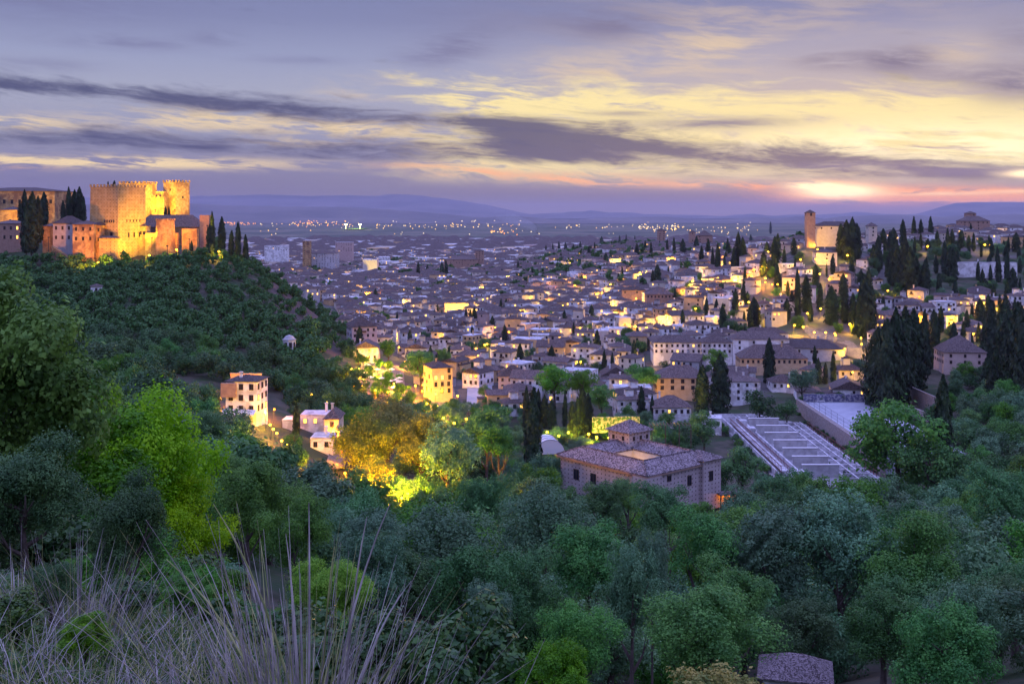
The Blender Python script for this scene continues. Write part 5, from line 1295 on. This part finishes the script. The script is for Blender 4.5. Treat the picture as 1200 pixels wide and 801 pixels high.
# ------------------------------------------------------------------ castle hill wood
def hill_wood():
    rng = random.Random(9); cand = []; grid = {}
    for _ in range(40000):
        d = math.sqrt(rng.uniform(255 ** 2, 735 ** 2)); px = rng.uniform(-300, 430)
        if px > 400 + (700 - d) * .09: continue
        X = (px - CX) / FP * d; py = float(tpy(px, d))
        if d > (655 if px > -60 else 720) and px < 245: continue
        if d > 634 and 62 < px < 240: continue
        if px > 318 and 520 < d < 720 and vnoise(np.array([X / 9]), np.array([d / 9]), 8)[0] > .45: continue
        if not clear(X, d, 3.0): continue
        g = (int(X // 6), int(d // 6)); bad = False
        for a in (-1, 0, 1):
            for b in (-1, 0, 1):
                for (x, y) in grid.get((g[0] + a, g[1] + b), ()):
                    if (x - X) ** 2 + (y - d) ** 2 < 6.3 ** 2: bad = True
        if bad: continue
        grid.setdefault(g, []).append((X, d)); cand.append((d, X, px, py))
    cand.sort(key=lambda t: (t[2] < -35, t[0])); print('HILL', len(cand))
    CV = []
    for i, (d, X, px, py) in enumerate(cand):
        if vnoise(np.array([X / 26.0]), np.array([d / 26.0]), 31)[0] < .16: continue
        R = rng.uniform(2.6, 6.0); H = R * rng.uniform(1.5, 1.9)
        if d > 540 and px > 240: R *= .8; H *= .8
        if i < 285:
            broad(X, d, R, H, 'oak' if rng.random() < .72 else rng.choice(('green', 'mid', 'mid')), name='evergreen_oak', rng=rng, group='evergreen oaks of the castle hillside', desc='dark rounded evergreen tree', trunk=i < 120)
        else: CV.append((X, d, R, H, px))
    # the rest of the wood reads as one mass
    Vs = []; r2 = np.random.default_rng(4)
    base = [crown_points(500 + i, 900, 12, inner=.25) for i in range(6)]
    quads = [leaf_quads(C, N, .15, r2, 1.4) for C, N, _ in base]
    for (X, d, R, H, px) in CV:
        q = quads[r2.integers(6)]; a = r2.uniform(0, 6.28); c, s = math.cos(a), math.sin(a)
        Q = np.stack([q[:, 0] * c - q[:, 1] * s, q[:, 0] * s + q[:, 1] * c, q[:, 2]], 1) * R
        Vs.append(Q + [X, d, gz(X, d) + H - R])
    V = np.concatenate(Vs)
    o = link('hillside_wood', npmesh('hillside_wood', V, np.arange(len(V)).reshape(-1, 4), [L_dark])); tag(o, 'dense dark wood covering the far part of the castle hill', 'wood', kind='stuff')
hill_wood()

# ------------------------------------------------------------------ right bank garden trees, town trees
def bank_trees():
    rng = random.Random(21); pts = []; n = 0
    for _ in range(30000):
        px = rng.uniform(1000, 1260); d = math.sqrt(rng.uniform(430 ** 2, 1000 ** 2)); py = float(tpy(px, d))
        ok = (py > 425) or (288 < py < 352 and px > 1020) or (px > 1090 and 425 > py > 400)
        if not ok: continue
        X = (px - CX) / FP * d
        if not clear(X, d, 3.5) or any((X - a) ** 2 + (d - b) ** 2 < 64 for a, b in pts): continue
        pts.append((X, d)); n += 1
        if n > 150: break
        if rng.random() < .3: cyp(X, d, rng.uniform(9, 19), rng=rng)
        else:
            R = rng.uniform(3.5, 5.5); broad(X, d, R, R * 1.8, 'oak' if rng.random() < .7 else 'silver', name='garden_tree', rng=rng, group='garden trees of the right bank', desc='dark garden tree', trunk=False)
        BLOCK.append((X, d, 2.5))
    for _ in range(9000):
        px = rng.uniform(400, 1200); py = rng.uniform(276, 450); d = depth_at(px, py)
        if not 470 < d < 1500: continue
        X = (px - CX) / FP * d
        hill = py < 300
        if not clear(X, d, 4): continue
        n += 1
        if n > 420: break
        if rng.random() < (.5 if hill else .22): cyp(X, d, rng.uniform(7, 15), rng=rng)
        else:
            R = rng.uniform(3, 5.2); broad(X, d, R, R * 1.7, 'oak' if rng.random() < .75 else 'green', name='garden_tree', rng=rng, group='garden trees of the town', desc='dark garden tree', trunk=False)
        BLOCK.append((X, d, 3))
bank_trees()
def slope_cypresses():
    rng = random.Random(52); n = 0
    while n < 62:
        px, py = rng.uniform(845, 1195), rng.uniform(290, 392); d = depth_at(px, py); X = (px - CX) / FP * d
        if not 480 < d < 1200 or not clear(X, d, 2.0): continue
        for k in range(rng.choice((1, 2, 2, 3))):
            x, y = X + rng.uniform(-4, 4), d + rng.uniform(-4, 4); cyp(x, y, rng.uniform(9, 19), rng=rng); n += 1
        BLOCK.append((X, d, 4))
slope_cypresses()

# ------------------------------------------------------------------ the white town
def town():
    rng = random.Random(33)
    BG = {}
    for (a, b, c) in BLOCK: BG.setdefault((int(a // 40), int(b // 40)), []).append((a, b, c))
    def clr(X, Y, r):
        g = (int(X // 40), int(Y // 40))
        for i in (-1, 0, 1):
            for j in (-1, 0, 1):
                for (a, b, c) in BG.get((g[0] + i, g[1] + j), ()):
                    if (X - a) ** 2 + (Y - b) ** 2 < (r + c) ** 2: return False
        return True
    # running minimum of the ground row: what shows from the valley side
    pxs = np.arange(280, 1262, 4.0); dd = np.arange(430, 5200, 5.0)
    G = np.array([tpy(np.full(len(dd), p), dd) for p in pxs]); pre = np.array([np.minimum.accumulate(tpy(np.full(len(dd), p), dd)) for p in pxs])
    def vis(px, d):
        i = int(np.clip((px - 280) / 4, 0, len(pxs) - 1)); j = int(np.clip((d - 430) / 5, 0, len(dd) - 1))
        return G[i, j] - pre[i, j] < 9 / d * FP * .9
    H = []
    cell = lambda d: 15.5 if d < 640 else 13.0 if d < 900 else 14 if d < 1300 else 20 if d < 2000 else 32 if d < 3000 else 75
    Y = 440.0
    while Y < 5000:
        c = cell(Y); X = (280 - CX) / FP * Y
        while X < (1260 - CX) / FP * Y:
            x, y = X + rng.uniform(-.28, .28) * c, Y + rng.uniform(-.28, .28) * c
            px = CX + FP * x / y; py = float(tpy(px, y))
            X += c * rng.uniform(.92, 1.12)
            if not vis(px, y): continue
            if px < 405 + (560 - y) * .3 or (px < 400 and (y < 900 or py < 255)): continue
            if y < 450 and px < 830: continue
            if y < 560 and px < 500 and py > 430: continue
            if 600 < px < 700 and y < 470: continue
            if px > 1010 and ((py > 425) or (288 < py < 352 and y < 1000 and px > 1030)): continue
            if px > 1160 and py > 405: continue
            if 935 < px < 1012 and y < 870 and y > 770: continue
            if rng.random() < (.06 if y < 1400 else .2): continue
            big = y > 1300
            w = rng.uniform(.5, 1.05) * c; l = rng.uniform(.5, .98) * c
            if not big and not clr(x, y, max(w, l) * .40): continue
            if big and not clr(x, y, 2): continue
            a = (vnoise(np.array([x / 90.0]), np.array([y / 90.0]), 12)[0] - .5) * 2.2 + rng.gauss(0, .14)
            h = rng.uniform(4.2, 9.2) if not big else rng.uniform(6, 10) if y < 2000 else rng.uniform(8, 15)
            H.append((y, x, w, l, h, a, px, py))
        Y += c * .98
    H.sort(key=lambda t: t[0]); print('HOUSES', len(H))
    inview = [t for t in H if -5 < t[6] < 1205]
    first = set(id(t) for t in inview[:288 - 45])
    rest = []
    for t in H:
        y, x, w, l, h, a, px, py = t
        if id(t) not in first:
            rest.append(t); continue
        r = rng.random(); acc = 0
        for (cn, m, p) in WALLS:
            acc += p
            if r <= acc: break
        gable = rng.random() < .35; fl = rng.random() < .12
        desc = cn + ' house with ' + ('flat roof' if fl else 'gabled roof' if gable else 'hipped roof')
        house(x, y, w, l, h, a, m, gable=gable and not fl, flat=fl, desc=desc, group='houses of the white town', rng=rng, lit=.14, rise=min(w, l) * rng.uniform(.17, .25), wsize=(rng.choice((.9, 1.1)), rng.choice((1.2, 1.5))), below=5)
    # everything farther than the nearest few hundred
    V = []; F = []; MI = []
    mats = [M_white, M_cream, M_ochre, M_grey, M_tile, M_glass, M_lit, M_pink]
    def add(pts, polys, mi):
        i = len(V); V.extend(pts)
        for q in polys: F.append(tuple(i + k for k in q)); MI.append(mi)
    for (y, x, w, l, h, a, px, py) in rest:
        z = gz(x, y); ca, sa = math.cos(a), math.sin(a)
        T = lambda u, v, q: (x + u * ca - v * sa, y + u * sa + v * ca, z + q)
        wm = rng.choice((0, 0, 0, 0, 1, 1, 2, 3, 7)); w2, l2 = w / 2, l / 2
        c = [T(-w2, -l2, -4), T(w2, -l2, -4), T(w2, l2, -4), T(-w2, l2, -4), T(-w2, -l2, h), T(w2, -l2, h), T(w2, l2, h), T(-w2, l2, h)]
        flat = rng.random() < (.12 if y < 1600 else .45)
        add(c, [(0, 1, 5, 4), (1, 2, 6, 5), (2, 3, 7, 6), (3, 0, 4, 7)] + ([(4, 5, 6, 7)] if flat else []), wm)
        if not flat:
            o = .4; rs = min(w, l) * .22; e = min(w2, l2)
            if w >= l: R1, R2 = T(-w2 + e, 0, h + rs), T(w2 - e, 0, h + rs); A = [T(-w2 - o, -l2 - o, h - .1), T(w2 + o, -l2 - o, h - .1), T(w2 + o, l2 + o, h - .1), T(-w2 - o, l2 + o, h - .1)]; add(A + [R1, R2], [(0, 1, 5, 4), (1, 2, 5), (2, 3, 4, 5), (3, 0, 4)], 4)
            else: R1, R2 = T(0, -l2 + e, h + rs), T(0, l2 - e, h + rs); A = [T(-w2 - o, -l2 - o, h - .1), T(w2 + o, -l2 - o, h - .1), T(w2 + o, l2 + o, h - .1), T(-w2 - o, l2 + o, h - .1)]; add(A + [R1, R2], [(0, 1, 4), (1, 2, 5, 4), (2, 3, 5), (3, 0, 4, 5)], 4)
        if y < 3000:
            for (f, W_, off) in ((0, w, l2), (1, l, w2), (3, l, w2)):
                an = a + {0: 0, 1: math.pi / 2, 3: -math.pi / 2}[f]
                if Vector((math.sin(an), -math.cos(an))).dot(Vector((-x, -y)).normalized()) < .2: continue
                n = max(1, int(W_ // 4.5)); cb, sb = math.cos({0: 0, 1: math.pi / 2, 3: -math.pi / 2}[f]), math.sin({0: 0, 1: math.pi / 2, 3: -math.pi / 2}[f])
                for r in range(int(h // 3)):
                    for k in range(n):
                        if rng.random() < .35: continue
                        t = (k + .5) / n * W_ - W_ / 2; z0 = h - 2.2 - r * 3
                        L_ = lambda u, q: T(u * cb + (off + .05) * sb, u * sb - (off + .05) * cb, q)
                        add([L_(t - .55, z0), L_(t + .55, z0), L_(t + .55, z0 + 1.4), L_(t - .55, z0 + 1.4)], [(0, 1, 2, 3)], 6 if rng.random() < .15 else 5)
    me = bpy.data.meshes.new('distant_houses'); me.from_pydata(V, [], F)
    for m in mats: me.materials.append(m)
    me.polygons.foreach_set('material_index', MI); me.update()
    tag(link('distant_houses', me), 'close packed roofs and walls of the far town running to the plain', 'houses', kind='stuff')
    # street light spilling between the far houses
    for i in range(60):
        px = rng.uniform(340, 900); py = rng.uniform(292, 345); d = depth_at(px, py); lamp(px, py, rng.choice('yyo'), 2600, 1.2)
town()

# ------------------------------------------------------------------ dark garden trees between the far roofs
def far_trees():
    rng = np.random.default_rng(17); rr = random.Random(17)
    base = [crown_points(600 + i, 260, 8, inner=.2, flat=.8, lobe=(.35, .5)) for i in range(5)]
    quads = [leaf_quads(C, N, .26, rng, 1.4) for C, N, _ in base]; Vs = []
    for _ in range(520):
        d = rr.uniform(900, 3600); px = rr.uniform(330, 1000) if d > 1100 else rr.uniform(560, 1000)
        if rr.random() < .3: px = rr.uniform(610, 780); d = rr.uniform(1100, 1600)
        X = (px - CX) / FP * d; n = rr.choice((1, 1, 2, 3)) if d > 1500 else 1
        for _ in range(n):
            x, y = X + rr.uniform(-12, 12), d + rr.uniform(-9, 9); R = rr.uniform(3.5, 6) * (1 if d < 1500 else 1.3); sz = rr.uniform(.8, 1.4)
            Vs.append(quads[rr.randrange(5)] * [R, R, R * sz] + [x, y, gz(x, y) + 6.5])
    V = np.concatenate(Vs)
    tag(link('town_greenery', npmesh('town_greenery', V, np.arange(len(V)).reshape(-1, 4), [L_dark])), 'dark tree clumps between the far roofs', 'trees', kind='stuff')
far_trees()

# ------------------------------------------------------------------ lights of the plain
def plain_lights():
    rng = random.Random(44); P_ = []
    def blob(n, x0, x1, y0, y1, c):
        for _ in range(n):
            px, py = rng.uniform(x0, x1), rng.gauss((y0 + y1) / 2, (y1 - y0) / 4)
            P_.append((px, max(py, 257.5), rng.choice(c)))
    Yc, Oc, Wc = 0, 1, 2
    blob(46, 345, 405, 256, 265, (Oc, Oc, Yc)); blob(34, 305, 420, 261, 266, (Yc, Oc, Wc)); blob(50, 440, 610, 262, 268, (Yc, Wc, Yc)); blob(26, 575, 612, 267, 275, (Oc, Yc))
    blob(24, 588, 660, 283, 287, (Oc, Yc)); blob(60, 748, 802, 263, 271, (Yc, Wc)); blob(24, 640, 760, 262, 270, (Yc, Wc)); blob(40, 300, 900, 262, 284, (Wc, Yc)); blob(26, 262, 300, 261, 264, (Oc,))
    blob(60, 480, 560, 289, 296, (Oc, Yc, Oc)); blob(60, 330, 640, 290, 300, (Oc, Yc)); blob(20, 430, 610, 258, 261, (Wc,)); blob(26, 800, 880, 262, 275, (Wc, Yc))
    b = MB()
    for (px, py, c) in P_:
        d = 1300 * 114 / (py - 250); p = P(px, py, d); r = d / FP * rng.uniform(.35, .75)
        z = p.z + r
        i = len(b.v); b.v += [(p.x, p.y, z + r), (p.x + r, p.y, z), (p.x, p.y - r, z), (p.x - r, p.y, z), (p.x, p.y + r, z), (p.x, p.y, z - r)]
        for q in ((0, 2, 1), (0, 3, 2), (0, 4, 3), (0, 1, 4), (5, 1, 2), (5, 2, 3), (5, 3, 4), (5, 4, 1)): b.f.append(tuple(i + k for k in q)); b.m.append(c)
    o = b.build('distant_lights', [emit('plain_yellow', (1, .56, .10), 2.2), emit('plain_orange', (1, .34, .04), 2.0), emit('plain_white', (1, .75, .35), 1.6)])
    tag(o, 'scattered lights of villages across the dark plain', 'lights', kind='stuff')
    # floodlit football ground
    d = 8300; p = P(418, 268, d); o = empty('floodlit_pitch', (p.x, p.y, -114))
    b = MB(); b.box(-70, 70, -260, 260, 0, 1); b.build('pitch', mat('pitch_grass', (.10, .22, .04)), o)
    for s in (-52, 52):
        b = MB(); b.tube([(s, -200, 0), (s, -200, 30)], [1, .6], 5); b.frustum(s, -200, 30, 36, 11, 11, 8); b.build('floodlight', emit('pitch_lamp', (1, .95, .35), 12), o)
    l = point(0, 0, 0, 9e5, (1, .95, .35), 3, o, 'bulb', (0, -60, 60))
    tag(o, 'tiny football ground under green white floodlights on the plain', 'football ground')
plain_lights()

# ------------------------------------------------------------------ grass around the camera
def blades(n, gen, seed, mats, name, w=.004, seg=5, curve=.5):
    """gen(rng) -> (x, y, z, length, azimuth, lean)"""
    rng = random.Random(seed); V = []; F = []; MI = []
    for _ in range(n):
        x, y, z, L, az, lean, ww = gen(rng)
        i0 = len(V); p = Vector((x, y, z)); ang = lean * .35; sa = az + math.pi / 2 + rng.uniform(-.8, .8)
        side = Vector((math.cos(sa), math.sin(sa), 0))
        for s in range(seg + 1):
            t = s / seg; hw = ww * (1 - t * .85)
            a, c, q = p - side * hw, p + side * hw, p + Vector((0, 0, hw)).cross(side) * 0 + Vector((math.cos(az), math.sin(az), 0)) * hw * 1.2
            V += [tuple(a), tuple(c), tuple(q)]
            ang += (lean * .65 / seg) * (1 + rng.uniform(-.5, .5)) * (1 + t * curve)
            p = p + Vector((math.cos(az) * math.sin(ang), math.sin(az) * math.sin(ang), math.cos(ang))) * (L / seg)
        m = rng.random() < .28
        for s in range(seg):
            a = i0 + s * 3
            for (u, v) in ((0, 1), (1, 2), (2, 0)): F.append((a + u, a + v, a + 3 + v, a + 3 + u)); MI.append(1 if m else 0)
    return npmesh(name, V, F, mats, MI)
def foreground():
    def tussock(px, d, n, L, label, spread, lean, seed, az0=None, w=.0035):
        X = (px - CX) / FP * d; z = gz(X, d)
        def gen(r):
            a = r.uniform(0, 6.28); q = abs(r.gauss(0, spread)); x, y = math.cos(a) * q, math.sin(a) * q
            az = a if az0 is None else az0 + r.gauss(0, .9)
            return (x, y, gz(X + x, d + y) - z - .02, L * r.uniform(.45, 1.05), az, max(.02, r.gauss(lean, lean * .5)), w * r.uniform(.6, 1.5))
        me = blades(n, gen, seed, [M_straw, M_strawg], 'stalks'); o = link('grass_tussock', me, loc=(X, d, z)); tag(o, label, 'grass tussock', 'dry grass tussocks by the camera')
    tussock(358, 3.5, 340, .95, 'tall tussock of dry upright stalks at the bottom centre left', .17, .5, 1, w=.0034)
    tussock(325, 3.3, 80, .8, 'smaller dry tussock in front of the tall upright one', .13, .6, 2)
    tussock(420, 3.6, 60, .85, 'dry tussock leaning right beside the tall one', .12, .65, 3)
    tussock(90, 4.0, 420, .45, 'flattened mop of pale dry grass in the bottom left corner', .34, 1.35, 4, w=.0024)
    tussock(165, 3.6, 160, .42, 'bent dry grass clump right of the flattened mop', .28, 1.4, 5, w=.0024)
    tussock(20, 3.4, 200, .42, 'dry grass clump cut by the left edge', .3, 1.3, 6, w=.0024)
    tussock(92, 6.4, 240, .75, 'upright yellowish tussock beyond the flattened mop', .22, .5, 7, w=.0035)
    tussock(20, 7.5, 110, .7, 'greyish drooping tussock below the feathery shrub', .4, 1.1, 8, w=.004)
    tussock(245, 5.0, 60, .55, 'sparse thin stalks over the grassy path', .25, .5, 9)
    for (bx, by, br, bd, kk) in ((60, 690, 46, 6.5, 'herodark'), (150, 700, 40, 7.5, 'herogloss'), (10, 720, 44, 5.6, 'herogloss'), (220, 690, 34, 9, 'herogreen'), (100, 745, 40, 5.2, 'herogreen')):
        crown_at(bx, by, br, bd, kk, .7, name='low_shrub', desc='low weedy shrub among dry grass', group='low shrubs of the near bank')
    # a few long single stalks with feathered tips
    rng = random.Random(3)
    for k, (px, yt, x2) in enumerate(((340, 590, 250), (362, 588, 362), (395, 590, 457), (300, 655, 195), (330, 620, 268), (405, 605, 430), (378, 640, 392), (420, 680, 482), (350, 625, 335), (318, 690, 205))):
        d = 3.35 + .05 * k; base = P(px, 805, d); tip = P(x2, yt, d + rng.uniform(-.1, .3)); mid = (base * .45 + tip * .55) + Vector(((base.x - tip.x) * .18, 0, .03))
        pts = [base + Vector((0, 0, -.3))]; 
        for t in (0, .2, .4, .6, .8, 1.0): pts.append(base * (1 - t) ** 2 + mid * 2 * t * (1 - t) + tip * t * t)
        b = MB(); b.tube(pts, [.0045, .0045, .004, .0036, .003, .0024, .0012], 5)
        o = b.build('dry_stalk', M_straw if k % 3 else M_strawg); tag(o, None, 'dry stalk', 'long single stalks by the camera'); later(o, 'long arching dry stalk', x2, yt)
    rb = random.Random(71); k = 0
    while k < 120:
        d = math.exp(rb.uniform(math.log(13), math.log(80))); px = rb.uniform(-60, 760)
        if d < 20 and 150 < px < 330: continue
        X = (px - CX) / FP * d; py = float(tpy(px, d))
        if py > 1000: continue
        k += 1; R = rb.uniform(.5, 1.0) * (1 + d / 45); kd = rb.choice(('herodark', 'finegreen', 'finemid', 'finesilver', 'herogreen', 'finemid') if d > 24 else ('herodark', 'herogloss', 'herogreen'))
        broad(X, d, R, R * 1.5, kd, name='hillside_bush', trunk=False, zc=R * .45, zs=.8, rng=rb, group='bushes of the near slope', desc={'herodark': 'dark feathery bush', 'finegreen': 'fresh green bush', 'finemid': 'dark green bush', 'finesilver': 'grey green bush', 'herogreen': 'broad leaved bush', 'herogloss': 'glossy leaved bush'}[kd], cat='bush')
    # ground grass
    def gen(r):
        while True:
            d = math.exp(r.uniform(math.log(3.2), math.log(22))); px = r.uniform(-40, 700)
            X = (px - CX) / FP * d
            if vnoise(np.array([X * 1.3]), np.array([d * 1.3]), 2)[0] > .38: break
        s = min(1, d / 9 + .3)
        return (X, d, gz(X, d) - .02, r.uniform(.08, .3) * s, r.uniform(0, 6.28), r.uniform(.1, .9), .004 + .0006 * d)
    me = blades(26000, gen, 12, [M_grass, M_strawg], 'grass', seg=2); tag(link('ground_grass', me), 'green grass and weeds on the near slope', 'grass', kind='stuff')
    def gen2(r):
        d = math.exp(r.uniform(math.log(3.0), math.log(9))); px = r.uniform(-60, 240); X = (px - CX) / FP * d
        return (X, d, gz(X, d) - .02, r.uniform(.2, .6), r.uniform(0, 6.28), r.uniform(.9, 1.8), .0018 + .0003 * d)
    me = blades(1000, gen2, 13, [M_straw, M_strawg], 'dry_grass', seg=4); tag(link('dry_grass', me), 'matted dry grass over the near left bank', 'grass', kind='stuff')
    # low leafy weeds
    rg = np.random.default_rng(8); n = 26000
    d = np.exp(rg.uniform(math.log(3.5), math.log(24), n)); px = rg.uniform(-40, 760, n); X = (px - CX) / FP * d
    k = vnoise(X * 1.1 + 40, d * 1.1, 6) > .5; X, d = X[k], d[k]
    Z = GZ(X, d) + rg.uniform(0, .28, len(X)) * np.clip(d / 10, .3, 1.6)
    C = np.stack([X, d, Z], 1); N = rg.normal(size=C.shape) * .5 + [0, -.2, 1]
    V = leaf_quads(C, N, .035, rg, 1.6) 
    tag(link('weeds', npmesh('weeds', V, np.arange(len(V)).reshape(-1, 4), [L_gloss])), 'low leafy weeds covering the near slope', 'weeds', kind='stuff')
foreground()

# ------------------------------------------------------------------ smoke over the plain and the evening haze
def volume_mat(name, color, density, aniso=0.0):
    m = bpy.data.materials.new(name); m.use_nodes = True; nt = m.node_tree; nt.nodes.clear()
    o = nt.nodes.new('ShaderNodeOutputMaterial'); v = nt.nodes.new('ShaderNodeVolumePrincipled')
    v.inputs['Color'].default_value = color + (1,); v.inputs['Density'].default_value = density; v.inputs['Anisotropy'].default_value = aniso
    nt.links.new(v.outputs[0], o.inputs['Volume']); return m
HAZE = 2.1e-5
b = MB(); b.box(-33000, 33000, -90, 50000, -460, 430)
haze = b.build('haze', volume_mat('evening_haze', (.74, .72, .90), HAZE)); tag(haze, kind='stuff')

b = MB(); b.tube([P(631, 280, 5200), P(631, 274, 5200), P(627, 268, 5200), P(617, 262, 5180), P(600, 257, 5150), P(580, 254, 5100)], [5, 10, 16, 22, 30, 10], 8)
sm = b.build('smoke', volume_mat('pale_smoke', (.85, .85, .9), 0.006)); tag(sm, 'thin pale smoke plume bending over the plain', 'smoke', kind='stuff')

# ------------------------------------------------------------------ labels: tell look-alikes apart by what they stand beside
ORD = ['', 'second ', 'third ', 'fourth ', 'fifth ', 'sixth ', 'seventh ', 'eighth ', 'ninth ', 'tenth ', 'eleventh ', 'twelfth ', 'thirteenth ', 'fourteenth ', 'fifteenth ', 'sixteenth ', 'seventeenth ', 'eighteenth ', 'nineteenth ', 'twentieth ']
for (x, y, w) in ((170, 552, 'bright spring tree'), (555, 770, 'glossy dark bush'), (815, 742, 'light green rounded tree'), (455, 505, 'huge plane tree'), (1045, 520, 'great round tree'), (445, 447, 'riverside promenade'), (930, 775, 'valley cottage roof'), (562, 465, 'empty playground'), (350, 690, 'tall dry tussock'), (392, 530, 'orange lane'), (620, 700, 'valley bottom centre'), (1100, 650, 'steep bare bank'), (640, 340, 'middle of the white town'), (690, 380, 'roofs below brick church'), (860, 330, 'cypress hillside'), (930, 330, 'stepped hillside street'), (1060, 310, 'dark hanging gardens'), (590, 400, 'orange lit low house'), (700, 292, 'wooded hill spur'), (490, 340, 'flat far quarter'), (1010, 430, 'court side cream house'), (660, 500, 'cypress avenue'), (300, 400, 'castle hill wood'), (200, 400, 'wood under great tower'), (60, 400, 'wood below massive palace'), (1100, 400, 'cypress wood by the villa'), (780, 660, 'dark valley hollow'), (960, 680, 'pale silvery crowns'), (1170, 480, 'cypress clump at the right edge'), (740, 420, 'blossoming tree')): lm(x, y, w)
def finish_labels():
    G = {}
    for (o, desc, px, py) in THINGS:
        best = sorted(LM, key=lambda t: math.hypot((t[0] - px), (t[1] - py) * 1.4))[0]
        dx, dy = px - best[0], py - best[1]
        if abs(dx) > abs(dy) * 1.3: rel = 'right of the ' if dx > 0 else 'left of the '
        else: rel = 'just above the ' if dy < 0 else 'just below the '
        G.setdefault((desc, rel, best[2]), []).append((math.hypot(dx, dy), o))
    for (desc, rel, w), L in G.items():
        L.sort(key=lambda t: t[0])
        for i, (_, o) in enumerate(L):
            if len(L) == 1: s = desc + ' ' + rel + w
            elif i < len(ORD): s = (ORD[i] + 'closest ' + desc + ' ' + rel + w)
            else: s = 'one of the outermost ' + desc + 's ' + rel + w
            o['label'] = s
            if i >= len(ORD): o['group'] = 'outermost ' + desc + 's ' + rel + w
finish_labels()
print('OBJECTS', len(bpy.data.objects), 'LIGHTS', len([o for o in bpy.data.objects if o.type == 'LIGHT']))
